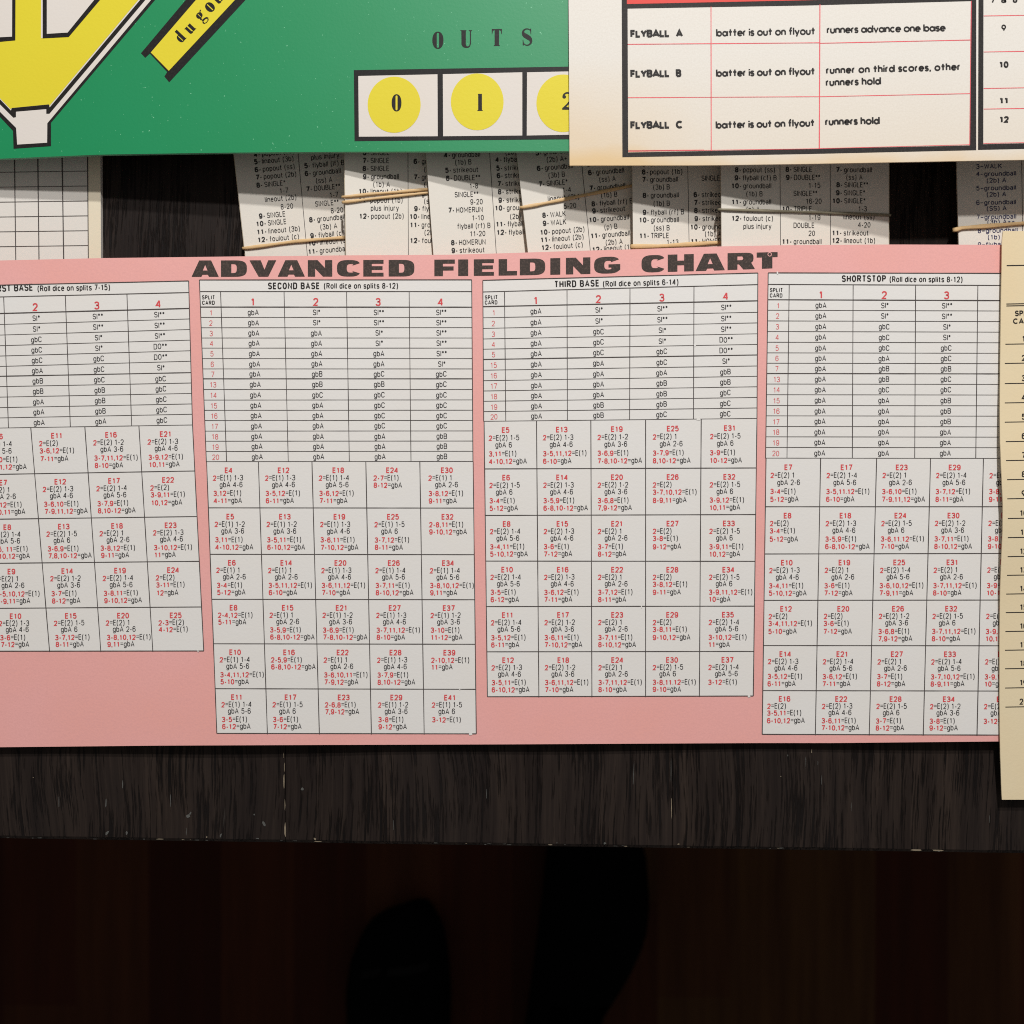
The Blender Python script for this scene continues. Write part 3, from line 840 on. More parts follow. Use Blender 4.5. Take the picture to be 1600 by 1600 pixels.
deck('second deck from left, blank below popout line, twin tan bands', tilt(0.0155, 538), 0.0042,
     (536.5, 150), (801, 150), (806, 450), (541.8, 450),
     [ruleline(q3((1133, 65), (1136, 680)), 160, 445)],
     c3([(865, 35, '5- SINGLE'), (865, 83, '6- SINGLE**'), (863, 130, '7- SINGLE'), (863, 177, '8- SINGLE'), (865, 225, '9- groundball'), (927, 270, '(1b) A'), (840, 312, '10- lineout (1b)'),
         (840, 365, '11- popout (1b)'), (912, 412, 'plus injury'), (843, 460, '12- popout (2b)'), (1167, 135, '6- groundball'), (1230, 183, '(3b) A'),
         (1167, 228, '7- groundball'), (1230, 272, '(1b) B'), (1167, 325, '8- groundball'), (1230, 370, '(ss) A'), (1170, 415, '9- flyball'), (1143, 462, '10- lineout'),
         (1145, 512, '11- groundball'), (1232, 557, '(2b) A'), (1145, 605, '12- foulout')]),
     [(q3((752, 334), (900, 318), (1060, 306), (1255, 288)) + [(800, 280)], 3.6, BAND), (q3((754, 366), (900, 348), (1060, 330), (1255, 309)) + [(801, 285)], 3.6, BAND)], 0.3, CARDINK)
deck('third deck from left with HOMERUN lines and no band in view', tilt(0.0156, 668), 0.0042,
     (659, 150), (922, 142), (944, 440), (681, 449),
     [ruleline(q4((95, 65), (135, 670)), 160, 445)],
     c3([(1345, 50, '3- strikeout'), (1348, 98, '4- groundball'), (1415, 140, '(1b) B'), (1355, 188, '5- strikeout'), (1360, 235, '6- DOUBLE**'), (1500, 280, '1-8'), (1412, 332, 'SINGLE**'), (1505, 375, '9-20'),
         (1373, 425, '7- HOMERUN'), (1515, 470, '1-10'), (1427, 520, 'flyball (rf) B'), (1503, 565, '11-20'), (1390, 618, '8- HOMERUN'), (1393, 665, '9- strikeout')]) +
     c4([(190, 80, '(2b)'), (130, 125, '4- flyball'), (135, 175, '5- strikeout'), (138, 220, '6- strikeout'), (142, 268, '7- strikeout'), (145, 315, '8- strikeout'),
         (148, 365, '9- strikeout'), (127, 412, '10- groundball'), (218, 462, '(2b) B'), (133, 508, '11- flyball'), (138, 557, '12- flyball')]),
     [], 1.6, CARDINK)
deck('tilted deck with two WALK lines, tan band crossing diagonally', tilt(0.0157, 810), 0.0042,
     (797, 150), (1059, 124), (1094, 424), (831.5, 450),
     [ruleline(q4((645, 150), (695, 655)), 160, 445)],
     c4([(365, 40, '4- strikeout'), (370, 85, '5- groundball'), (437, 125, '(2b) A+'), (378, 177, '6- groundball'), (447, 218, '(3b) B'), (388, 270, '7- SINGLE*'), (530, 305, '1-4'), (443, 357, 'lineout (2b)'),
         (538, 402, '5-20'), (410, 455, '8- WALK'), (413, 503, '9- WALK'), (397, 557, '10- popout (2b)'), (400, 602, '11- lineout (2b)'), (405, 648, '12- foulout (c)'), (470, 690, 'plus injury'),
         (675, 152, '5- strikeout'), (683, 203, '6- groundball'), (750, 243, '(ss) A'), (690, 295, '7- groundball'), (760, 337, '(1b) B'), (703, 388, '8- flyball (rf) B'),
         (707, 430, '9- strikeout'), (688, 483, '10- groundball'), (780, 525, '(p) B'), (698, 578, '11- groundball'), (788, 617, '(2b) A'), (707, 660, '12- lineout (1b)')]),
     [(q4((288, 397), (380, 381), (470, 363), (620, 332), (750, 306), (940, 268)) + [(1078, 280)], 4.2, BAND)], 4.6, CARDINK)
deck('deck with a TRIPLE line just above its flat tan band', tilt(0.0158, 987, 4.0e-5), 0.0042,
     (987.2, 150), (1251, 150), (1253.5, 450), (989.6, 450),
     [ruleline(q4((1275, 150), (1283, 610)), 160, 445)],
     c4([(1003, 150, '5- strikeout'), (1003, 198, '6- popout (1b)'), (1003, 243, '7- groundball'), (1070, 288, '(3b) B'), (1007, 337, '8- groundball'), (1072, 385, '(1b) B'), (1007, 437, '9- flyball (rf) B'),
         (985, 483, '10- groundball'), (1073, 530, '(ss) B'), (987, 577, '11- TRIPLE'), (1150, 615, '1-13'), (1357, 235, 'SINGLE'), (1310, 333, '6- strikeout'),
         (1312, 380, '7- strikeout'), (1313, 427, '8- strikeout'), (1315, 475, '9- strikeout'), (1290, 525, '10- groundball'), (1378, 565, '(1b) A'), (1293, 610, '11- HOMERUN')]),
     [(q4((946, 630), (1100, 628), (1300, 616), (1455, 606)) + [(1252, 374)], 5.6, BAND)], 0.8, CARDINK)
deck('fully visible three column deck wrapped by a thin grey band', tilt(0.0182, 1125, 4.2e-5), 0.0069,
     (1126, 150), (1388.5, 150), (1388.5, 450), (1128, 450),
     [ruleline(q5((380, 120), (383, 520)), 160, 445), ruleline(q5((631, 120), (633, 520)), 160, 445)],
     c5([(155, 115, '7- walk'), (155, 155, '8- popout (ss)'), (153, 195, '9- flyball (cf) B'), (137, 235, '10- groundball'), (212, 275, '(1b) B'), (138, 315, '11- groundball'), (212, 352, '(p) A'),
         (138, 397, '12- foulout (c)'), (197, 437, 'plus injury'), (408, 153, '8- SINGLE'), (410, 193, '9- DOUBLE**'), (523, 233, '1-15'), (448, 273, 'SINGLE**'),
         (510, 312, '16-20'), (390, 350, '10- TRIPLE'), (523, 393, '1-19'), (448, 432, 'DOUBLE'), (523, 472, '20'), (390, 513, '11- groundball'),
         (660, 155, '7- groundball'), (712, 192, '(ss) A'), (662, 230, '8- SINGLE**'), (660, 270, '9- SINGLE*'), (642, 310, '10- SINGLE*'), (772, 350, '1-3'),
         (698, 390, 'lineout (ss)'), (770, 430, '4-20'), (640, 470, '11- strikeout'), (640, 508, '12- lineout (1b)')]),
     [(q5((80, 344), (300, 350), (600, 360), (924, 372)), 3.6, BANDGREY)], 0.0, CARDINK)
deck('separate deck at far right printed in navy typewriter text', flat(0.0090), 0.0088,
     (1493, 150), (1760, 143), (1766, 440), (1499.5, 450),
     [ruleline(q5((1589, 130), (1594, 500)), 160, 445)],
     c5([(1362, 100, '2~walk'), (1362, 137, '3~WALK'), (1362, 175, '4~groundball'), (1415, 207, '(2b) A'), (1362, 246, '5~groundball'), (1415, 277, '(2b) A'), (1362, 318, '6~groundball'), (1415, 347, '(SS) A'),
         (1363, 390, '7~groundball'), (1418, 414, '(3b) A++'), (1370, 458, '8~groundball'), (1420, 490, '(1b) B'), (1370, 527, '9~flyball')]),
     [(q5((1254, 446), (1290, 436), (1400, 428), (1600, 412)) + [(1763, 338)], 5.6, BAND)], 1.2, NAVY, cap=7.4, pen=1.05, sp=1.1)

# ------------------------------------------------------------------ pink fielding chart
CH = plane_y(0.0118, 0.0805)
def chart_z(px, py):
    return CH(px, py) + 0.0005 * sin(px / 230.0) + 0.0004 * sin(px / 90 + py / 300)
cb = P(700, 780, 0.008)
chart = thing('fielding_chart', 'long pink cardboard fielding chart with four white tables', 'game chart', cb)
ctop = [(-220, 411), (0, 407), (158, 403.3), (381, 400.6), (540, 399), (700, 398), (790, 395.6), (900, 392), (990, 389.5), (1125, 385), (1220, 383.2), (1388, 382), (1565, 382.5), (1800, 384)]
cbot = [(-220, 1170), (0, 1167.5), (250, 1165), (500, 1164), (800, 1163), (1180, 1161), (1300, 1161), (1560, 1158.5), (1800, 1156)]
def chart_fn(u, v):
    x = lerp(-200, 1780, u)
    return x, lerp(poly_at(ctop, x), poly_at(cbot, x), v)
mb = MB(chart_z); sheet(mb, chart_fn, 110, 40, 0.0011)
mb.build('cardboard', PINK, chart, cb, smooth=False)

# --- title lettering, wide slab shapes
def sup(cx, cy, rx, ry, a0, a1, n=14, e=3.0):
    return arc(cx, cy, rx, ry, a0, a1, n, e)
TG = {
 'A': ([(0, 0), (.28, 1), (.72, 1), (1, 0), (.64, 0), (.60, .13), (.40, .13), (.36, 0)], [[(.5, .74), (.41, .38), (.59, .38)]]),
 'D': ([(0, 0), (0, 1), (.5, 1)] + sup(.5, .5, .5, .5, 80, -80) + [(.5, 0)], [[(.40, .22), (.40, .78), (.48, .78)] + sup(.48, .5, .13, .28, 70, -70, 8) + [(.48, .22)]]),
 'V': ([(0, 1), (.42, 1), (.56, .42), (.70, 1), (1, 1), (.70, 0), (.34, 0)], []),
 'N': ([(0, 0), (0, 1), (.40, 1), (.70, .52), (.70, 1), (1, 1), (1, 0), (.62, 0), (.30, .50), (.30, 0)], []),
 'C': (sup(.5, .5, .5, .5, 30, 330, 24) + [(.62, .34)] + sup(.58, .5, .17, .27, -50, -310, 14) + [(.62, .66)], []),
 'E': ([(0, 0), (0, 1), (1, 1), (1, .78), (.42, .78), (.42, .62), (.95, .62), (.95, .40), (.42, .40), (.42, .22), (1, .22), (1, 0)], []),
 'F': ([(0, 0), (0, 1), (1, 1), (1, .76), (.42, .76), (.42, .58), (.94, .58), (.94, .34), (.42, .34), (.42, 0)], []),
 'I': ([(0, 0), (0, 1), (1, 1), (1, 0)], []),
 'L': ([(0, 0), (0, 1), (.46, 1), (.46, .26), (1, .26), (1, 0)], []),
 'G': (sup(.5, .5, .5, .5, 32, 318, 24) + [(1, .22), (1, .54), (.55, .54), (.55, .36), (.66, .36), (.66, .26)] + sup(.55, .5, .16, .27, -60, -300, 14) + [(.64, .68)], []),
 'H': ([(0, 0), (0, 1), (.37, 1), (.37, .63), (.63, .63), (.63, 1), (1, 1), (1, 0), (.63, 0), (.63, .37), (.37, .37), (.37, 0)], []),
 'R': ([(0, 0), (0, 1), (.66, 1)] + sup(.66, .68, .29, .32, 75, -55, 10) + [(1, 0), (.58, 0), (.42, .32), (.36, .32), (.36, 0)], [[(.36, .56), (.36, .80), (.54, .80), (.58, .68), (.54, .56)]]),
 'T': ([(0, 1), (1, 1), (1, .70), (.75, .70), (.75, 0), (.25, 0), (.25, .70), (0, .70)], []),
}
tbl = [(290, 432.3), (640, 431.6), (790, 430.2), (860, 429), (940, 427.3), (1020, 425.2), (1110, 422.6), (1180, 420), (1230, 418)]
ttop = [(290, 407), (640, 406), (790, 404.8), (860, 403.5), (940, 401.5), (1020, 398.5), (1110, 396.2), (1180, 394.6), (1230, 393.4)]
def t1(x): return 290 + x / 3.404
def t2(x): return 760 + x / 3.404
letters = [('A', t1(32), t1(176)), ('D', t1(188), t1(326)), ('V', t1(340), t1(482)), ('A', t1(490), t1(634)), ('N', t1(650), t1(780)), ('C', t1(805), t1(932)), ('E', t1(945), t1(1053)), ('D', t1(1080), t1(1217)),
           ('F', t1(1323), t1(1432)), ('I', t1(1450), t1(1503)), ('E', t1(1533), t2(40)), ('L', t2(65), t2(163)), ('D', t2(178), t2(313)), ('I', t2(340), t2(393)), ('N', t2(423), t2(553)), ('G', t2(573), t2(712)),
           ('C', t2(825), t2(952)), ('H', t2(965), t2(1103)), ('A', t2(1113), t2(1268)), ('R', t2(1283), t2(1428)), ('T', t2(1438), t2(1549))]
mb = MB(chart_z)
for ch, xa, xb in letters:
    o, hs = TG[ch]
    def mp(p):
        x = lerp(xa, xb, p[0])
        return x, lerp(poly_at(tbl, x), poly_at(ttop, x), p[1])
    mb.polygon([mp(p) for p in o], 2 * L1, 0, [[mp(p) for p in h] for h in hs])
cxr, cyr = 1180 + 603 / 26.67, 380 + 465 / 26.67
mb.stroke([(cxr + 2.8 * cos(a), cyr + 2.8 * sin(a)) for a in [2 * pi * k / 14 for k in range(14)]], 1.0, 3.2 * L1, 1, True)
mb.build('title_lettering', [TITLEINK, PINK], chart, cb)

# --- tables
def table_print(name_label, tl, tr, yT_l, yT_r, rowsL, rowsR, colsT, colsB, xlb, xrb, boldrow, title, values, splits, err, skip_first=False, firstcol=True, ecolfx=None, gaps=()):
    """upper block: tl,tr corners; rowsL/rowsR line heights (header bottom first); err: dict for lower block"""
    # white panel as one sheet following both blocks
    mb = MB(chart_z)
    def xl(y):
        y0, y1, y2 = tl[1], rowsL[-1], err['bl'][1]
        return lerp(tl[0], xlb, (y - y0) / (y1 - y0)) if y <= y1 else lerp(err['tl'][0], err['bl'][0], (y - y1) / (y2 - y1))
    def xr(y):
        y0, y1, y2 = tr[1], rowsR[-1], err['br'][1]
        return lerp(tr[0], xrb, (y - y0) / (y1 - y0)) if y <= y1 else lerp(err['tr'][0], err['br'][0], (y - y1) / (y2 - y1))
    ys_l = [tl[1]] + [lerp(tl[1], rowsL[-1], k / 16) for k in range(1, 16)] + [rowsL[-1]] + [lerp(rowsL[-1], err['bl'][1], k / 24) for k in range(1, 25)]
    ys_r = [tr[1]] + [lerp(tr[1], rowsR[-1], k / 16) for k in range(1, 16)] + [rowsR[-1]] + [lerp(rowsR[-1], err['br'][1], k / 24) for k in range(1, 25)]
    grid = []
    nx = 26
    for a_, b_ in zip(ys_l, ys_r):
        pa, pb = (xl(a_), a_), (xr(b_), b_)
        grid.append([mb.p(lerp(pa[0], pb[0], i / nx), lerp(pa[1], pb[1], i / nx), L1) for i in range(nx + 1)])
    for j in range(len(grid) - 1):
        mb.quadstrip(grid[j], grid[j + 1])
    panel = mb.build('fielding_table', WHITE, chart, cb, label=name_label)
    # rules
    mb = MB(chart_z)
    z = 2.2 * L1
    mb.line(*tl, *tr, 1.6, z, jit=.1)
    mb.line(xl(yT_l), yT_l, xr(yT_r), yT_r, 1.4, z, jit=.1)
    for k, (a_, b_) in enumerate(zip(rowsL, rowsR)):
        wd = 1.7 if k == 0 else (1.5 if k == boldrow else 0.95)
        mb.line(xl(a_), a_, xr(b_), b_, wd, z + .000006, jit=.15)
    def xin(colx, y_frac_top=True): pass
    def yat(L, R, fx): return lerp(L, R, fx)
    for (xt, xb) in zip(colsT, colsB):
        f = (xt - tl[0]) / (tr[0] - tl[0])
        g = (xb - xlb) / (xrb - xlb)
        mb.line(xt, lerp(yT_l, yT_r, f), xb, lerp(rowsL[-1], rowsR[-1], g), 1.2, z + .000014, jit=.15)
    mb.line(*tl, xlb, rowsL[-1], 1.3, z + .000014)
    mb.line(*tr, xrb, rowsR[-1], 1.3, z + .000014)
    # lower grid
    eT, eB = err['colsT'], err['colsB']
    n = len(err['rowsL']) - 1
    for k in range(n + 1):
        if k == 0 and abs(err['rowsL'][0] - rowsL[-1]) < 2: continue
        ya, yb = err['rowsL'][k], err['rowsR'][k]
        fa = k / n
        mb.line(lerp(eT[0], eB[0], fa), ya, lerp(eT[-1], eB[-1], fa), yb, 1.35, z + .000006, jit=.15)
    W0 = eT[-1] - eT[0]; W1 = eB[-1] - eB[0]
    for xt, xb in zip(eT, eB):
        ft = (xt - eT[0]) / W0; fb = (xb - eB[0]) / W1
        mb.line(xt, lerp(err['rowsL'][0], err['rowsR'][0], ft), xb, lerp(err['rowsL'][-1], err['rowsR'][-1], fb) + (1.2 if 0 < ft < 1 else 0), 1.35, z + .000014, jit=.15)
    for (gx, gy, gw) in gaps:
        mb.line(gx, gy - 2.2, gx + .6, gy + 2.2, gw, z + .00004, 1)
    mb.build('ruled_lines', [RULE, WHITE], panel, cb)
    # lettering
    kb = MB(chart_z)
    class Red:                               # same mesh, red slots
        def stroke(self, pts, wd, dz, mi=0, closed=False): kb.stroke(pts, wd, dz, mi + 2, closed)
    rd = Red()
    tang = math.degrees(math.atan2(yT_l - yT_r, tr[0] - tl[0]))
    for (s, x0, y0, x1, y1, cap, pen) in title:
        fit_text(kb, s, x0, y0, x1, y1, cap, pen, ws=.86, mi=0)
    def rowx(k_top, k_frac, cx):             # x of column boundary cx at vertical fraction
        return lerp(colsT[cx], colsB[cx], k_frac)
    nrows = len(rowsL) - 1
    edgesT = [tl[0]] + list(colsT) + [tr[0]]
    edgesB = [xlb] + list(colsB) + [xrb]
    def cell(c, yl, yr, fx=.5):
        """pixel of the middle of column c on the row line heights yl, yr"""
        f = (yl - tl[1]) / (rowsL[-1] - tl[1])
        xa, xb = lerp(edgesT[c], edgesB[c], f), lerp(edgesT[c + 1], edgesB[c + 1], f)
        x = lerp(xa, xb, fx)
        X0, X1 = lerp(edgesT[0], edgesB[0], f), lerp(edgesT[-1], edgesB[-1], f)
        return x, lerp(yl, yr, (x - X0) / (X1 - X0))
    rang = math.degrees(math.atan2(rowsL[2] - rowsR[2], xr(rowsR[2]) - xl(rowsL[2])))
    ncol = len(edgesT) - 1
    first = 1 if firstcol else 0
    for c in range(first, ncol):
        num = str(c if firstcol else c + (5 - ncol))
        if num == '1' and not firstcol: continue
        yl, yr = lerp(yT_l, rowsL[0], .68), lerp(yT_r, rowsR[0], .68)
        x, y = cell(c, yl, yr)
        text(rd, num, x, y + 6, 12.6, 1.05, 2.2, 0, rang, align='c')
    if firstcol:
        for j, s in enumerate(('SPLIT', 'CARD')):
            yl = lerp(yT_l, rowsL[0], .37 + .35 * j)
            text(kb, s, xl(yl) + 3.0, yl + 3.3, 6.5, .92, 1.2, .85, rang)
    for k in range(nrows):
        yl, yr = (rowsL[k] + rowsL[k + 1]) / 2, (rowsR[k] + rowsR[k + 1]) / 2
        if firstcol:
            x, y = cell(0, yl, yr, .47 if k > 0 else .5)
            text(rd, str(splits[k]), x, y + 5.2, 8.6, 1.02, 1.0, .7, rang, mi=1, align='c', jit=.3)
        for c in range(first, ncol):
            s = values[k][c - first]
            if not s: continue
            x, y = cell(c, yl, yr)
            text(kb, s, x + (1.0 if '*' in s else 0), y + 4.6, 8.8, .98, 1.15, .9, rang, mi=1, align='c', jit=.3)
    # error cells
    for (col, row), spec in err['cells'].items():
        f0 = (row) / n
        fx0, fhx = (ecolfx[col] if ecolfx else ((.095, .42) if col == 0 else (.115, .465)))
        def at(u, v):
            g = (row + v) / n
            yl = lerp(err['rowsL'][row], err['rowsL'][row + 1], v)
            yr = lerp(err['rowsR'][row], err['rowsR'][row + 1], v)
            xa, xb = lerp(eT[col], eB[col], g), lerp(eT[col + 1], eB[col + 1], g)
            x = lerp(xa, xb, u)
            fx = (x - eT[0]) / W0
            return x, lerp(yl, yr, fx)
        eang = math.degrees(math.atan2(err['rowsL'][row] - err['rowsR'][row], W0))
        x, y = at(fhx, .19)
        text(rd, spec[0], x, y + 4.4, 9.0, 1.0, 1.7, .75, eang, align='c')
        v = .345
        for li, s in enumerate(spec[1:]):
            ind = s.startswith('g')
            vv = (.345, .5, .675, .835)[li]
            x, y = at(fx0 + (.125 if ind else 0), vv)
            y += 4.2
            if '=' in s:
                l, r = s.split('=')
                ex, ey = text(rd, l, x, y + .9, 8.5, 1.0, 1.6, .66, eang, jit=.2)
                ex, ey = text(kb, '=', ex - .1, ey - 1.0, 8.4, 1.0, .8, .5, eang, mi=1)
                text(kb, r, ex, ey + .5, 8.8, .95, 1.12, .85, eang, mi=1, jit=.2)
            else:
                text(kb, s, x, y, 8.8, .95, 1.12, .85, eang, mi=1, jit=.2)
    kb.build('lettering', [BLACK, THIN, RED, REDTHIN], panel, cb)

def cells(cols):
    d = {}
    for c, col in enumerate(cols):
        for r, s in enumerate(col):
            d[(c, r)] = s.split('|')
    return d
def V(rows): return [r.split() for r in rows]

# first base (cut by the left edge of the picture)
table_print('white table headed FIRST BASE', (-91, 447.5), (294.7, 438.9), 466, 457,
    [492.2, 509.5, 526, 542.6, 558.6, 574.8, 589.5, 605.6, 622, 638.4, 654.5, 670],
    [481.8, 498.2, 514.7, 531.3, 547.9, 564.3, 582.1, 598.3, 614.6, 631, 647.1, 663.9],
    [5.7, 102, 198.3], [13.2, 109.9, 205.7], -83, 300.7, 6,
    [('FIRST BASE', -14.5, 456.6, 51.8, 454.3, 11.2, 2.05), ('(Roll dice on splits 7-15)', 58.6, 455.4, 172, 453.4, 9.4, 1.5)],
    V(['gbA SI* SI** SI**', 'gbA SI* SI** SI**', 'gbA gbC SI* SI**', 'gbA gbC SI* DO**', 'gbA gbC gbC DO**', 'gbA gbA gbC SI*', 'gbA gbB gbC gbC', 'gbA gbB gbB gbC', 'gbA gbA gbB gbC', 'gbA gbA gbB gbC', 'gbA gbA gbA gbC']),
    None,
    dict(tl=(-121, 670), tr=(300.8, 663.8), bl=(-82, 1017.5), br=(318.3, 1017), rowsL=[670, 743, 812.5, 881, 951, 1017.5], rowsR=[663.9, 735.8, 807, 877, 948.3, 1017],
         colsT=[-121, -36.5, 48, 132.5, 217, 300.8], colsB=[-82, -2.5, 77.5, 157.5, 238.8, 318.3],
         cells={(c + 1, r): v for (c, r), v in cells([
             ['E6|2=E(2) 1-4|gbA 5-6|3-4,10=E(1)|5-9,11,12=gbA', 'E7|2=E(2) 1|gbA 2-6|3-5,12=E(1)|6-10,11=gbA', 'E8|2=E(2) 1-4|gbA 5-6|3-5, 11=E(1)|6-10,12=gbA', 'E9|2=E(2) 1|gbA 2-6|3-5,10,12=E(1)|6-9,11=gbA', 'E10|2=E(2) 1-3|gbA 4-6|3-6=E(1)|7-12=gbA'],
             ['E11|2=E(2)|3-6,12=E(1)|7-11=gbA', 'E12|2=E(2) 1-3|gbA 4-6|3-6,10=E(1)|7-9,11,12=gbA', 'E13|2=E(2) 1-5|gbA 6|3-6,9=E(1)|7,8,10-12=gbA', 'E14|2=E(2) 1-2|gbA 3-6|3-7=E(1)|8-12=gbA', 'E15|2=E(2) 1-5|gbA 6|3-7,12=E(1)|8-11=gbA'],
             ['E16|2=E(2) 1-2|gbA 3-6|3-7,11,12=E(1)|8-10=gbA', 'E17|2=E(2) 1-4|gbA 5-6|3-7,9=E(1)|8,10-12=gbA', 'E18|2=E(2) 1|gbA 2-6|3-8,12=E(1)|9-11=gbA', 'E19|2=E(2) 1-4|gbA 5-6|3-8,11=E(1)|9-10,12=gbA', 'E20|2=E(2) 1|gbA 2-6|3-8,10,12=E(1)|9,11=gbA'],
             ['E21|2=E(2) 1-3|gbA 4-6|3-9,12=E(1)|10,11=gbA', 'E22|2=E(2)|3-9,11=E(1)|10,12=gbA', 'E23|2=E(2) 1-3|gbA 4-6|3-10,12=E(1)|11=gbA', 'E24|2=E(2)|3-11=E(1)|12=gbA', 'E25|2-3=E(2)|4-12=E(1)']]).items()}),
    firstcol=False, ecolfx=[(.1, .45), (.06, .40), (.13, .47), (.135, .475), (.145, .49)], gaps=[(309, 1017, 1.5)])

table_print('white table headed SECOND BASE', (311.5, 437.4), (737, 437.2), 455.5, 455.5,
    [479.7, 495.8, 512, 528, 543.8, 560.2, 576.3, 591.8, 608.5, 625, 641, 657, 673.5, 689.3, 705.4, 721.2],
    [479.9, 495.8, 511.8, 528, 543.8, 560.2, 576.3, 591.8, 608.5, 624.7, 640.8, 656.8, 673.2, 689, 705, 720.9],
    [344.6, 443.8, 541.5, 639.3], [354, 450.4, 545.8, 642.2], 322.4, 739, 7,
    [('SECOND BASE', 418.6, 452.0, 499.7, 451.8, 10.6, 2.05), ('(Roll dice on splits 8-12)', 506, 451.2, 622, 451, 9.2, 1.5)],
    V(['gbA SI* SI** SI**', 'gbA SI* SI** SI**', 'gbA gbA SI* SI**', 'gbA gbA SI* SI**', 'gbA gbA gbA SI**', 'gbA gbA gbA SI*', 'gbA gbB gbC gbC', 'gbA gbB gbB gbC', 'gbA gbC gbC gbC', 'gbA gbA gbC gbC', 'gbA gbA gbC gbC', 'gbA gbA gbC gbC', 'gbA gbA gbA gbB', 'gbA gbA gbA gbB', 'gbA gbA gbA gbB']),
    [1, 2, 3, 4, 5, 6, 7, 13, 14, 15, 16, 17, 18, 19, 20],
    dict(tl=(322.6, 721.2), tr=(739.3, 720.9), bl=(338.8, 1145.8), br=(744.2, 1146.5), rowsL=[721.2, 793.4, 866, 936.3, 1005.8, 1076, 1145.8], rowsR=[720.9, 793.8, 866.6, 937, 1006.6, 1077, 1146.5],
         colsT=[322.8, 403.7, 487.4, 571.6, 656, 739.3], colsB=[338.8, 417.8, 499, 580.3, 662.8, 744.2],
         cells=cells([
             ['E4|2=E(1) 1-3|gbA 4-6|3,12=E(1)|4-11=gbA', 'E5|2=E(1) 1-2|gbA 3-6|3,11=E(1)|4-10,12=gbA', 'E6|2=E(1) 1|gbA 2-6|3-4=E(1)|5-12=gbA', 'E8|2-4,12=E(1)|5-11=gbA', 'E10|2=E(1) 1-4|gbA 5-6|3-4,11,12=E(1)|5-10=gbA', 'E11|2=E(1) 1-4|gbA 5-6|3-5=E(1)|6-12=gbA'],
             ['E12|2=E(1) 1-3|gbA 4-6|3-5,12=E(1)|6-11=gbA', 'E13|2=E(1) 1-2|gbA 3-6|3-5,11=E(1)|6-10,12=gbA', 'E14|2=E(1) 1|gbA 2-6|3-5,11,12=E(1)|6-10=gbA', 'E15|2=E(1) 1|gbA 2-6|3-5,9=E(1)|6-8,10-12=gbA', 'E16|2-5,9=E(1)|6-8,10-12=gbA', 'E17|2=E(1) 1-5|gbA 6|3-6=E(1)|7-12=gbA'],
             ['E18|2=E(1) 1-4|gbA 5-6|3-6,12=E(1)|7-11=gbA', 'E19|2=E(1) 1-3|gbA 4-6|3-6,11=E(1)|7-10,12=gbA', 'E20|2=E(1) 1-3|gbA 4-6|3-6,11,12=E(1)|7-10=gbA', 'E21|2=E(1) 1-2|gbA 3-6|3-6,9=E(1)|7-8,10-12=gbA', 'E22|2=E(1) 1|gbA 2-6|3-6,10,11=E(1)|7-9,12=gbA', 'E23|2-6,8=E(1)|7,9-12=gbA'],
             ['E24|2-7=E(1)|8-12=gbA', 'E25|2=E(1) 1-5|gbA 6|3-7,12=E(1)|8-11=gbA', 'E26|2=E(1) 1-4|gbA 5-6|3-7,11=E(1)|8-10,12=gbA', 'E27|2=E(1) 1-3|gbA 4-6|3-7,11,12=E(1)|8-10=gbA', 'E28|2=E(1) 1-3|gbA 4-6|3-7,9=E(1)|8,10-12=gbA', 'E29|2=E(1) 1-2|gbA 3-6|3-8=E(1)|9-12=gbA'],
             ['E30|2=E(1) 1|gbA 2-6|3-8,12=E(1)|9-11=gbA', 'E32|2-8,11=E(1)|9-10,12=gbA', 'E34|2=E(1) 1-4|gbA 5-6|3-8,10,12=E(1)|9,11=gbA', 'E37|2=E(1) 1-2|gbA 3-6|3-10=E(1)|11-12=gbA', 'E39|2-10,12=E(1)|11=gbA', 'E41|2=E(1) 1-5|gbA 6|3-12=E(1)']])),
    ecolfx=[(.11, .42), (.115, .465), (.12, .485), (.135, .485), (.155, .505)], gaps=[(735, 1146.4, 5), (718, 1076.6, 1.5)])

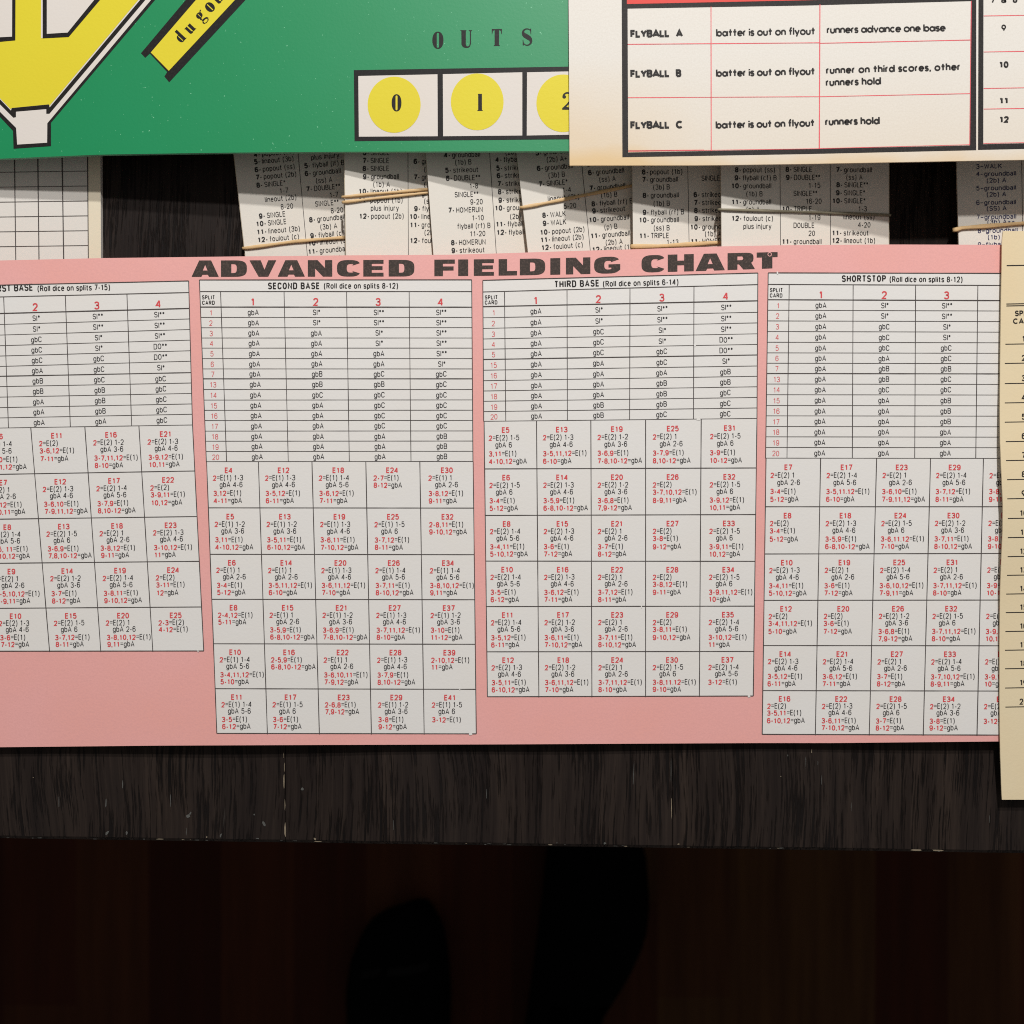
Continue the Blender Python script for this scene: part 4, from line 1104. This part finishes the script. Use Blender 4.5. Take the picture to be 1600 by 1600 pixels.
table_print('white table headed THIRD BASE', (754.4, 438), (1184.2, 426.5), 456.1, 444.6,
    [479.1, 496.4, 513, 529.5, 545.5, 561.6, 578.3, 594.7, 610.8, 626.9, 643, 658.2],
    [469.9, 487.8, 504.4, 521.4, 538, 554.5, 571.7, 587.8, 604.2, 620.9, 637.3, 653.7],
    [788.3, 886, 984.4, 1084.4], [790.3, 886.6, 983.8, 1083.6], 755.8, 1182.8, 5,
    [('THIRD BASE', 866.4, 449.6, 936.6, 447.6, 10.8, 2.05), ('(Roll dice on splits 6-14)', 942.2, 448.2, 1060.2, 445.0, 9.4, 1.5)],
    V(['gbA SI* SI** SI**', 'gbA SI* SI** SI**', 'gbA gbC SI* SI**', 'gbA gbC SI* DO**', 'gbA gbC gbC DO**', 'gbA gbA gbC SI*', 'gbA gbA gbA gbB', 'gbA gbA gbB gbB', 'gbA gbA gbB gbC', 'gbA gbB gbB gbC', 'gbA gbB gbC gbC']),
    [1, 2, 3, 4, 5, 15, 16, 17, 18, 19, 20],
    dict(tl=(756.4, 658.2), tr=(1182.8, 653.8), bl=(761.6, 1088.5), br=(1177, 1087.4), rowsL=[658.2, 732.6, 805.3, 876.6, 947.7, 1018.4, 1088.5], rowsR=[653.8, 731.1, 803.9, 877, 947, 1017.8, 1087.4],
         colsT=[756.4, 838.3, 923.2, 1008.8, 1095.7, 1182.8], colsB=[761.6, 842, 924.9, 1008.8, 1092.8, 1177],
         cells=cells([
             ['E5|2=E(2) 1-5|gbA 6|3,11=E(1)|4-10,12=gbA', 'E6|2=E(2) 1-5|gbA 6|3-4=E(1)|5-12=gbA', 'E8|2=E(2) 1-4|gbA 5-6|3-4,11=E(1)|5-10,12=gbA', 'E10|2=E(2) 1-4|gbA 5-6|3-5=E(1)|6-12=gbA', 'E11|2=E(2) 1-4|gbA 5-6|3-5,12=E(1)|6-11=gbA', 'E12|2=E(2) 1-3|gbA 4-6|3-5,11=E(1)|6-10,12=gbA'],
             ['E13|2=E(2) 1-3|gbA 4-6|3-5,11,12=E(1)|6-10=gbA', 'E14|2=E(2) 1-3|gbA 4-6|3-5,9=E(1)|6-8,10-12=gbA', 'E15|2=E(2) 1-3|gbA 4-6|3-6=E(1)|7-12=gbA', 'E16|2=E(2) 1-3|gbA 4-6|3-6,12=E(1)|7-11=gbA', 'E17|2=E(2) 1-2|gbA 3-6|3-6,11=E(1)|7-10,12=gbA', 'E18|2=E(2) 1-2|gbA 3-6|3-6,11,12=E(1)|7-10=gbA'],
             ['E19|2=E(2) 1-2|gbA 3-6|3-6,9=E(1)|7-8,10-12=gbA', 'E20|2=E(2) 1-2|gbA 3-6|3-6,8=E(1)|7,9-12=gbA', 'E21|2=E(2) 1|gbA 2-6|3-7=E(1)|8-12=gbA', 'E22|2=E(2) 1|gbA 2-6|3-7,12=E(1)|8-11=gbA', 'E23|2=E(2) 1|gbA 2-6|3-7,11=E(1)|8-10,12=gbA', 'E24|2=E(2) 1|gbA 2-6|3-7,11,12=E(1)|8-10=gbA'],
             ['E25|2=E(2) 1|gbA 2-6|3-7,9=E(1)|8,10-12=gbA', 'E26|2=E(2)|3-7,10,12=E(1)|8-9,11=gbA', 'E27|2=E(2)|3-8=E(1)|9-12=gbA', 'E28|2=E(2)|3-8,12=E(1)|9-11=gbA', 'E29|2=E(2)|3-8,11=E(1)|9-10,12=gbA', 'E30|2=E(2) 1-5|gbA 6|3-8,11.12=E(1)|9-10=gbA'],
             ['E31|2=E(2) 1-5|gbA 6|3-9=E(1)|10-12=gbA', 'E32|2=E(2) 1-5|gbA 6|3-9,12=E(1)|10,11=gbA', 'E33|2=E(2) 1-5|gbA 6|3-9,11=E(1)|10,12=gbA', 'E34|2=E(2) 1-5|gbA 6|3-9,11,12=E(1)|10=gbA', 'E35|2=E(2) 1-4|gbA 5-6|3-10,12=E(1)|11=gbA', 'E37|2=E(2) 1-4|gbA 5-6|3-12=E(1)']])),
    ecolfx=[(.085, .41), (.115, .465), (.12, .475), (.13, .49), (.16, .515)], gaps=[(1091, 654.6, 6), (1085.5, 539.5, 3), (1170, 1087.4, 4), (1002, 948, 1.5)])

table_print('white table headed SHORTSTOP', (1200.4, 426.3), (1622, 427.2), 444.3, 446.2,
    [468.2, 484.6, 501.3, 517.9, 534.6, 551.2, 567.4, 583.5, 599.9, 616.6, 633.5, 649.6, 666.3, 682.4, 699, 715.7],
    [469.8, 486.0, 502.5, 519.0, 535.6, 552.0, 568.2, 584.2, 600.6, 617.2, 634.0, 650.2, 666.8, 683, 699.5, 716.2],
    [1233.2, 1333.1, 1430.7, 1528], [1229.7, 1331.8, 1429.3, 1524.7], 1196.3, 1622, 7,
    [('SHORTSTOP', 1315.3, 440.6, 1384.4, 440.6, 10.6, 2.05), ('(Roll dice on splits 8-12)', 1390, 440.8, 1504, 441.2, 9.2, 1.5)],
    V(['gbA SI* SI** SI**', 'gbA SI* SI** SI**', 'gbA gbC SI* SI**', 'gbA gbC SI* DO**', 'gbA gbC gbC DO**', 'gbA gbA gbC SI*', 'gbA gbB gbB gbC', 'gbA gbB gbC gbC', 'gbA gbC gbC gbC', 'gbA gbA gbB gbC', 'gbA gbA gbB gbC', 'gbA gbA gbB gbC', 'gbA gbA gbA gbB', 'gbA gbA gbA gbB', 'gbA gbA gbA gbB']),
    [1, 2, 3, 4, 5, 6, 7, 13, 14, 15, 16, 17, 18, 19, 20],
    dict(tl=(1197, 715.7), tr=(1622, 716.2), bl=(1191, 1147.3), br=(1611, 1148.6), rowsL=[715.7, 791.7, 865.5, 938, 1008.6, 1079, 1147.3], rowsR=[716.2, 791.7, 864.6, 937.4, 1009, 1079.8, 1148.6],
         colsT=[1197, 1282.3, 1369.8, 1454.1, 1536.7, 1622], colsB=[1191, 1274, 1358.2, 1442.6, 1526.6, 1611],
         cells=cells([
             ['E7|2=E(2) 1|gbA 2-6|3-4=E(1)|5-12=gbA', 'E8|2=E(2)|3-4=E(1)|5-12=gbA', 'E10|2=E(2) 1-3|gbA 4-6|3-4,11=E(1)|5-10,12=gbA', 'E12|2=E(2)|3-4,11,12=E(1)|5-10=gbA', 'E14|2=E(2) 1-3|gbA 4-6|3-5,12=E(1)|6-11=gbA', 'E16|2=E(2)|3-5,11=E(1)|6-10,12=gbA'],
             ['E17|2=E(2) 1-4|gbA 5-6|3-5,11.12=E(1)|6-10=gbA', 'E18|2=E(2) 1-3|gbA 4-6|3-5,9=E(1)|6-8,10-12=gbA', 'E19|2=E(2) 1|gbA 2-6|3-6=E(1)|7-12=gbA', 'E20|2=E(2)|3-6=E(1)|7-12=gbA', 'E21|2=E(2) 1-4|gbA 5-6|3-6,12=E(1)|7-11=gbA', 'E22|2=E(2) 1-3|gbA 4-6|3-6,11=E(1)|7-10,12=gbA'],
             ['E23|2=E(2) 1|gbA 2-6|3-6,10=E(1)|7-9,11,12=gbA', 'E24|2=E(2) 1-5|gbA 6|3-6,11.12=E(1)|7-10=gbA', 'E25|2=E(2) 1-4|gbA 5-6|3-6,10,12=E(1)|7-9,11=gbA', 'E26|2=E(2) 1-2|gbA 3-6|3-6,8=E(1)|7,9-12=gbA', 'E27|2=E(2) 1|gbA 2-6|3-7=E(1)|8-12=gbA', 'E28|2=E(2) 1-5|gbA 6|3-7=E(1)|8-12=gbA'],
             ['E29|2=E(2) 1-4|gbA 5-6|3-7,12=E(1)|8-11=gbA', 'E30|2=E(2) 1-2|gbA 3-6|3-7,11=E(1)|8-10,12=gbA', 'E31|2=E(2) 1|gbA 2-6|3-7,11,12=E(1)|8-10=gbA', 'E32|2=E(2) 1-5|gbA 6|3-7,11,12=E(1)|8-10=gbA', 'E33|2=E(2) 1-4|gbA 5-6|3-7,10,12=E(1)|8-9,11=gbA', 'E34|2=E(2) 1-2|gbA 3-6|3-8=E(1)|9-12=gbA'],
             ['E35|2=E(2) 1|gbA 2-6|3-8,11=E(1)|9-11=gbA', 'E36|2=E(2) 1-2|gbA 3-6|3-8,11=E(1)|9-10=gbA', 'E37|2=E(2) 1|gbA 2-6|3-9=E(1)|10-12=gbA', 'E38|2=E(2) 1-5|gbA 6|3-9,11=E(1)|10,12=gbA', 'E39|2=E(2) 1|gbA 2-6|3-9,11=E(1)|10=gbA', 'E40|2=E(2) 1|gbA 2-6|3-12=E(1)']])),
    ecolfx=[(.085, .41), (.11, .465), (.115, .47), (.11, .46), (.115, .46)], gaps=[(1214.5, 426.4, 2.2)])

# ------------------------------------------------------------------ tan split chart sheet (right edge)
def tan_z(px, py):
    return chart_z(1600, min(py, 1150)) * 1.0 + 0.0018 + 0.0022 * math.exp(-((py - 780) / 130) ** 2) - (0.0022 * max(0, py - 1150) / 100)
tb = P(1660, 800, 0.006)
tan = thing('split_chart', 'tan paper sheet with numbered rule lines at right edge', 'paper sheet', tb)
left = [(361, 1567.5), (372, 1566), (380, 1565.6), (430, 1565), (470, 1564.2), (560, 1563), (640, 1562.4), (690, 1562.8), (735, 1564.7), (790, 1567.2), (830, 1566.8), (870, 1565), (920, 1563),
        (1000, 1562), (1100, 1562), (1180, 1563), (1240, 1565), (1249.5, 1565.6)]
def tan_fn(u, v):
    y = lerp(361, 1249.5, v)
    return lerp(poly_at(left, y), 1790, u), y
mb = MB(tan_z); sheet(mb, tan_fn, 16, 110, 0.0005)
mb.build('paper', TAN, tan, tb)
mb = MB(tan_z)
RL = [(415, 1573, 1.7), (537.8, 1571, 1.4), (567.8, 1570, 1.4), (599.3, 1570, 1.4), (629.5, 1570, 1.4), (659.6, 1570, 1.4), (690, 1571.5, 1.4), (719.6, 1572, 1.4), (749.4, 1573.5, 1.4), (779.3, 1574, 1.4), (810.1, 1574.8, 1.4),
      (840, 1574.8, 1.4), (869.7, 1574.5, 1.4), (898.9, 1573.5, 1.4), (928.2, 1572.2, 1.4), (957.2, 1571.5, 1.4), (986.7, 1571, 1.4), (1016, 1570.4, 1.4), (1044.9, 1570.4, 1.4), (1075, 1570.6, 1.4), (1104.8, 1571, 1.4)]
for (y, x, wd) in RL:
    mb.line(x, y, 1780, y - 3.5, wd, L1, step=12)
mb.line(1572.5, 475, 1780, 471, 1.5, L1, step=12); mb.line(1572.5, 478, 1780, 474, 1.5, L1, step=12)
text(mb, 'SPLIT', 1586, 493.8, 8.6, 1.05, 1.7, 1.0, 1, font=GEO)
text(mb, 'CARD', 1583, 506, 8.6, 1.1, 1.7, 1.0, 1, font=GEO)
for k in range(1, 21):
    y, x = RL[k][0], 1599 if k > 1 else 1601
    text(mb, str(k), 1599.5, y - 4.0 - (0 if k < 20 else 0), 9.4, .95, 1.6, 1.1, 1, align='c', font=GEO)
mb.build('printed_text', BLACK, tan, tb)

# ------------------------------------------------------------------ green game board
zg = plane_x(0.0259, 0.0138 / (890 / 1600 * 0.42))
gb = P(420, 150, 0.018)
board = thing('game_board', 'green game board with yellow infield, dugout strip and OUTS boxes', 'game board', gb)
gbot = [(-260, 256), (0, 248), (157, 241.5), (350, 238.5), (540, 237), (890, 236), (1000, 235.5)]
def board_fn(u, v):
    x = lerp(-240, 962, u)
    return x, lerp(-260, poly_at(gbot, x), v)
mb = MB(zg); sheet(mb, board_fn, 40, 2, 0.0016, side=1)
mb.build('cardboard', [GREEN, EDGEGREEN], board, gb)
def s6(*p): return [(x / 6.154, y / 6.154) for x, y in p]
mb = MB(zg)
K, Yw, Wt = 0, 1, 2
mb.polygon(s6((1744, -300), (490, 1180), (490, 1405), (130, 1430), (125, 1258), (0, 1125), (-300, 806), (-300, -300)), L1, K)
mb.polygon(s6((1704, -300), (455, 1185), (453, 1372), (165, 1390), (155, 1230), (0, 1075), (-300, 765), (-300, -300)), 2 * L1, Wt)
mb.polygon(s6((1649, -300), (475, 1093), (445, 1093), (445, 1048), (153, 1073), (153, 1126), (128, 1131), (0, 1003), (-300, 703), (-300, -300)), 3 * L1, K)
mb.polygon(s6((1599, -300), (478, 1032), (470, 1005), (113, 1040), (105, 1063), (0, 955), (-300, 655), (-300, -300)), 4 * L1, Wt)
mb.polygon(s6((1580, -300), (474, 1018), (470, 1003), (113, 1038), (103, 1050), (0, 945), (-300, 645), (-300, -300)), 5 * L1, Yw)
mb.polygon(s6((-300, 418), (0, 402), (147, 388), (150, -300), (-300, -300)), 6 * L1, K)
mb.polygon(s6((-300, 372), (0, 358), (116, 352), (118, -300), (-300, -300)), 7 * L1, Wt)
mb.polygon(s6((396, -300), (394, 366), (410, 366), (410, -300)), 6 * L1, Wt)
mb.polygon(s6((410, -300), (410, 368), (660, 355), (960, 0), (1215, -300)), 6.5 * L1, K)
mb.polygon(s6((450, -300), (450, 325), (650, 313), (905, 0), (1163, -300)), 7.5 * L1, Wt)
mb.build('infield', [BOARDBLACK, YELLOW, BWHITE], board, gb)
def d8(*p): return [(210 + x / 8, y / 8) for x, y in p]
mb = MB(zg)
mb.polygon(d8((892, -300), (82, 665), (135, 722), (193, 668), (410, 900), (375, 955), (435, 1028), (1665, -300)), L1, 0)
mb.polygon(d8((1026, -300), (205, 655), (430, 885), (1535, -300)), 2 * L1, 1)
dug = mb.build('dugout', [BOARDBLACK, YELLOW], board, gb)
# stencil-cut lettering on the dugout, in a local frame: u along the baseline, v up
def el(cx, cy, rx, ry, n=20, e=2.15): return arc(cx, cy, rx, ry, 0, 360 * (n - 1) / n, n - 1, e)
def rotp(pts, c, deg):
    a = radians(deg); return [(c[0] + (x - c[0]) * cos(a) - (y - c[1]) * sin(a), c[1] + (x - c[0]) * sin(a) + (y - c[1]) * cos(a)) for x, y in pts]
ST = {
 'o': ([el(.5, .5, .48, .52)], {0: [[(.44, .1), (.44, .9), (.56, .9), (.56, .1)]]}),
 'u': ([[(0, 1), (.40, 1), (.40, .22), (.46, .10), (.56, .10), (.56, 1), (.94, 1), (.94, .08), (1.04, .06), (1.04, 0), (.60, 0), (.58, .06), (.44, -.04), (.22, -.02), (.07, .10), (.07, .93), (0, .93)]], {}),
 'd': ([el(.38, .5, .38, .52), [(.52, 1.6), (.90, 1.6), (.90, .08), (1.0, .06), (1.0, 0), (.52, 0)]], {0: [[(.36, .1), (.36, .9), (.47, .9), (.47, .1)]]}),
 'g': ([el(.42, .66, .40, .36), [(.70, .88), (.82, 1.02), (1.0, 1.08), (1.04, .94), (.90, .92), (.80, .80)], [(.18, .36), (.10, .22), (.20, .08), (.60, .02), (.85, -.06), (.98, -.28), (.80, -.52), (.40, -.58), (.08, -.46), (.02, -.24), (.20, -.05), (.34, .20), (.40, .34)]],
       {0: [[(.38, .40), (.38, .92), (.46, .92), (.46, .40)]], 2: [[(.24, -.16), (.60, -.16), (.82, -.28), (.66, -.46), (.38, -.50), (.18, -.40)]]}),
 't': ([[(.1, 1), (.1, .9), (0, .9), (0, .82), (.1, .82), (.1, .1), (.3, 0), (.6, .05), (.6, .12), (.48, .14), (.48, .82), (.62, .82), (.62, .9), (.48, .9), (.48, 1.3)]], {}),
}
mb = MB(zg)
ub = (0.683, 0.731)                          # baseline direction (right, up) on the board
vb = (-0.731, 0.683)
def dl(ch, org, w, h):
    polys, holes = ST[ch]
    for i, pg in enumerate(polys):
        f = lambda p: (org[0] + ub[0] * p[0] * w + vb[0] * p[1] * h, org[1] - ub[1] * p[0] * w - vb[1] * p[1] * h)
        mb.polygon([f(p) for p in pg], 3 * L1 + i * .00001, 0, [[f(p) for p in hh] for hh in holes.get(i, [])])
for ch, (ox, oy), w, h in (('d', (283.5, 67.8), 11.8, 12.6), ('u', (297.5, 54.2), 13.0, 13.0), ('g', (314.0, 34.0), 13, 13), ('o', (329.0, 21.5), 14.0, 15.6), ('u', (341.5, 7.0), 13.0, 13.0), ('t', (357, -9), 12, 13)):
    dl(ch, (ox, oy), w, h)
mb.build('dugout_lettering', BOARDBLACK, dug, gb)
# OUTS boxes
def o4(*p): return [(540 + x / 4.444, 20 + y / 4.444) for x, y in p]
mb = MB(zg)
mb.polygon(o4((57, 398), (1760, 370), (1760, 876), (62, 891)), L1, 0)
for q in (((88, 439), (638, 427), (640, 857), (92, 860)), ((675, 426), (1227, 413), (1227, 852), (677, 857)), ((1260, 413), (1735, 403), (1735, 843), (1258, 852))):
    mb.polygon(o4(*q), 2 * L1, 1)
obox = mb.build('outs_box', [BOARDBLACK, BWHITE], board, gb)
def slab(ch, cx, cy, w, h, dz, mi=0):
    x0, yb = cx - w / 2, cy + h / 2
    f = lambda p: (x0 + p[0] * w, yb - p[1] * h)
    if ch in 'O0':
        mb.polygon([f(p) for p in el(.5, .5, .5, .5, 28)], dz, mi, [[f(p) for p in [(.40, .12), (.40, .88), (.44, .93), (.56, .93), (.60, .88), (.60, .12), (.56, .07), (.44, .07)]]])
    elif ch == 'U':
        mb.polygon([f(p) for p in [(0, 1), (.52, 1), (.52, .96), (.47, .95), (.47, .2), (.53, .09), (.64, .07), (.76, .12), (.82, .25), (.82, .94), (.72, .96), (.72, 1), (1, 1), (1, .96), (.92, .94), (.92, .24), (.84, .07), (.68, 0), (.44, -.01), (.22, .04), (.09, .18), (.08, .95), (0, .96)]], dz, mi)
    elif ch == 'T':
        mb.polygon([f(p) for p in [(0, 1), (1, 1), (1, .70), (.95, .70), (.88, .90), (.72, .94), (.72, .05), (.80, .04), (.80, 0), (.20, 0), (.20, .04), (.28, .05), (.28, .94), (.12, .90), (.05, .70), (0, .70)]], dz, mi)
    elif ch == '1':
        mb.polygon([f(p) for p in [(.1, 1), (.85, 1), (.85, .04), (1, .04), (1, 0), (0, 0), (0, .04), (.15, .04), (.15, .96), (.1, .96)]], dz, mi)
    elif ch == 'S':
        # thick spine, thin terminals
        sk = arc(.5, .76, .40, .21, 20, 250, 10, 2) + arc(.5, .25, .40, .23, 70, -165, 10, 2)
        n = len(sk); A, B = [], []
        for k, p in enumerate(sk):
            t = k / (n - 1)
            wd = .05 + .20 * math.exp(-((t - .5) / .2) ** 2)
            p0, p1 = sk[max(k - 1, 0)], sk[min(k + 1, n - 1)]
            dx, dy = p1[0] - p0[0], p1[1] - p0[1]; l = math.hypot(dx, dy) or 1
            A.append(mb.p(*f((p[0] + dy / l * wd * .9, p[1] - dx / l * wd * .55)), dz)); B.append(mb.p(*f((p[0] - dy / l * wd * .9, p[1] + dx / l * wd * .55)), dz))
        mb.quadstrip(A, B, mi)
        mb.polygon([f(p) for p in [(.80, .98), (.92, .98), (.92, .66), (.86, .66)]], dz + .00001, mi)
        mb.polygon([f(p) for p in [(.06, .34), (.12, .34), (.20, .02), (.06, .02)]], dz + .00001, mi)
    elif ch == '2':
        mb.polygon([f(p) for p in el(.18, .74, .17, .10, 12)], dz + .00001, mi)
        sk = arc(.48, .72, .40, .25, 165, -30, 10, 2) + [(.5, .32), (.08, .06)]
        for k in range(len(sk) - 1):
            pass
        mb.stroke([f(p) for p in sk], 2.6, dz, mi)
        mb.stroke([f(p) for p in arc(.55, .72, .28, .2, 70, -60, 6, 2)], 4.6, dz + .00002, mi)
        mb.polygon([f(p) for p in [(0, 0), (0, .10), (.3, .18), (.75, .10), (.95, .25), (1, .25), (.95, 0)]], dz + .00003, mi)
mb = MB(zg)
for ch, x, y, w, h in (('O', 684.2, 62.8, 17.5, 27), ('U', 728.4, 60.8, 18, 27.4), ('T', 776.3, 58.5, 15.8, 26.5), ('S', 823.5, 57.7, 15.5, 27)):
    slab(ch, x, y, w, h, L1)
mb.build('outs_lettering', BOARDBLACK, board, gb)
for (cx, cy, rx, ry), (ch, x, y, w, h) in (((337, 638, 184, 195), ('0', 619.6, 160.6, 15.4, 27)), ((914, 618, 183, 197), ('1', 750.1, 159.9, 8.4, 26.5)), ((1510, 628, 185, 200), ('2', 887, 157.7, 17, 27))):
    mb = MB(zg)
    mb.polygon([(540 + (cx + rx * cos(a)) / 4.444, 20 + (cy + ry * sin(a)) / 4.444) for a in [2 * pi * k / 56 for k in range(56)]], 3 * L1)
    slab(ch, x, y, w, h, 4 * L1, 1)
    mb.build('yellow_spot', [YELLOW, BOARDBLACK], obox, gb)

# ------------------------------------------------------------------ cream flyball sheet lying on the board
zc = flat(0.0291)
fb0 = P(890, 258.5, 0.0284)
fly = thing('flyball_sheet', 'cream aged sheet with black framed FLYBALL table, browned along its edge', 'paper sheet', fb0)
fbot = [(880, 258.5), (1100, 258.3), (1260, 256), (1500, 251.5), (1600, 249.6), (1850, 246)]
def fly_fn(u, v):
    y_t = -260
    xl = lerp(886.8, 890, v)
    x = lerp(xl, 1830, u)
    return x, lerp(y_t, poly_at(fbot, x), v)
mb = MB(zc); sheet(mb, fly_fn, 24, 3, 0.0007)
fs = mb.build('paper', CREAM, fly, fb0)
mb = MB(zc)
FR, RF, WF = 0, 1, 2
# white framed field (slightly whiter print stock shows between the rules)
mb.polygon([(970.3, -240), (972.5, 245.6), (1260, 240.6), (1525.3, 234.6), (1525.6, -240)], L1, FR, [[(979.6, -230), (981.5, 238.2), (1260, 233), (1515.8, 227.2), (1518.2, 1.2), (1518.2, -230)]])
mb.polygon([(979.7, 13.2), (979.4, 6.6), (1262, 0.6), (1518.4, -6.5), (1518.3, 1.4), (1260, 8.3)], 1.5 * L1, FR)
mb.polygon([(979.6, -225), (979.5, 6.3), (1262, 0.3), (1518.2, -6.8), (1518.2, -225)], 2 * L1, RF)
mb.polygon([(1529.6, -240), (1528.2, 234.2), (1830, 227.5), (1830, 219), (1536.4, 225.2), (1537, -240)], L1, FR)
mb.build('black_frame', [BLACK, REDPRINT], fs, fb0)
mb = MB(zc)
def rl(x0, y0, x1, y1, w=1.15, dz=L1): mb.line(x0, y0, x1, y1, w, dz, step=30, jit=.15)
rl(1111.0, 10.5, 1111.3, 236, 1.3, 2 * L1); rl(1281.2, 7, 1280.2, 232.5, 1.5, 2 * L1); rl(1517.6, 1.6, 1515.2, 227, 1.1, 2 * L1)
rl(980, 69.2, 1281, 66.8, 1.3); rl(1281, 67.6, 1516.5, 62.4, 1.3)
rl(981, 152.6, 1281, 151.0, 1.1); rl(1281, 151.0, 1516, 146.2, 1.1)
rl(981.6, 236.6, 1281, 232.2, .9); rl(1281, 232.0, 1515.6, 226.0, .9)
rl(981.6, 235.0, 1100, 234.2, .7, 1.4 * L1)
for y in (24.9, 81.2, 138.2, 170.4): rl(1537, y, 1800, y - 4.5, 1.2)
rl(1536.6, 224, 1800, 219, 1.0)
mb.build('red_rules', REDLINE, fs, fb0)
mb = MB(zc)
for (s, y) in (('A', 58.8), ('B', 121.3), ('C', 201.7)):
    fit_text(mb, 'FLYBALL', 985, y, 1047, y - 1.0, 12.2, 3.2, GEO, ws=1.10, mi=0)
    text(mb, s, 1056.0, y - 1.0, 12.2, 1.0, 3.2, 1, 1, font=GEO)
for (y0, y1, x0, x1) in ((57.2, 54.2, 1119, 1274), (120.2, 117.0, 1118.8, 1273.8), (201.2, 197.6, 1118.3, 1273.2)):
    fit_text(mb, 'batter is out on flyout', x0, y0, x1, y1, 12.8, 2.3 if y0 < 100 else 2.5, GEO, ws=.98)
fit_text(mb, 'runners advance one base', 1291.9, 52.3, 1477.8, 48.9, 12.6, 2.3, GEO, ws=1.05)
fit_text(mb, 'runner on third scores, other', 1290.8, 115.6, 1501, 109.8, 12.6, 2.45, GEO, ws=1.0)
fit_text(mb, 'runners hold', 1290.4, 134.6, 1376.9, 132.2, 12.8, 2.45, GEO, ws=.98)
fit_text(mb, 'runners hold', 1289.3, 196, 1374.9, 194.2, 12.8, 2.6, GEO, ws=.98)
text(mb, '9', 1568.5, 48.4, 10.2, 1.0, 2.0, 1, 1, align='c', font=GEO)
text(mb, '10', 1568.8, 106, 10.4, 1.05, 2.7, 1.2, 1, align='c', font=GEO)
text(mb, '11', 1568.6, 162.2, 10.2, 1.1, 2.8, 2.0, 1, align='c', font=GEO)
text(mb, '12', 1569.2, 191.8, 10.4, 1.05, 2.7, 1.2, 1, align='c', font=GEO)
text(mb, '7 & 8', 1568.8, 4.4, 10.2, 1.1, 2.2, 3.0, 1, align='c', font=GEO)
mb.build('printed_text', BLACK, fs, fb0)
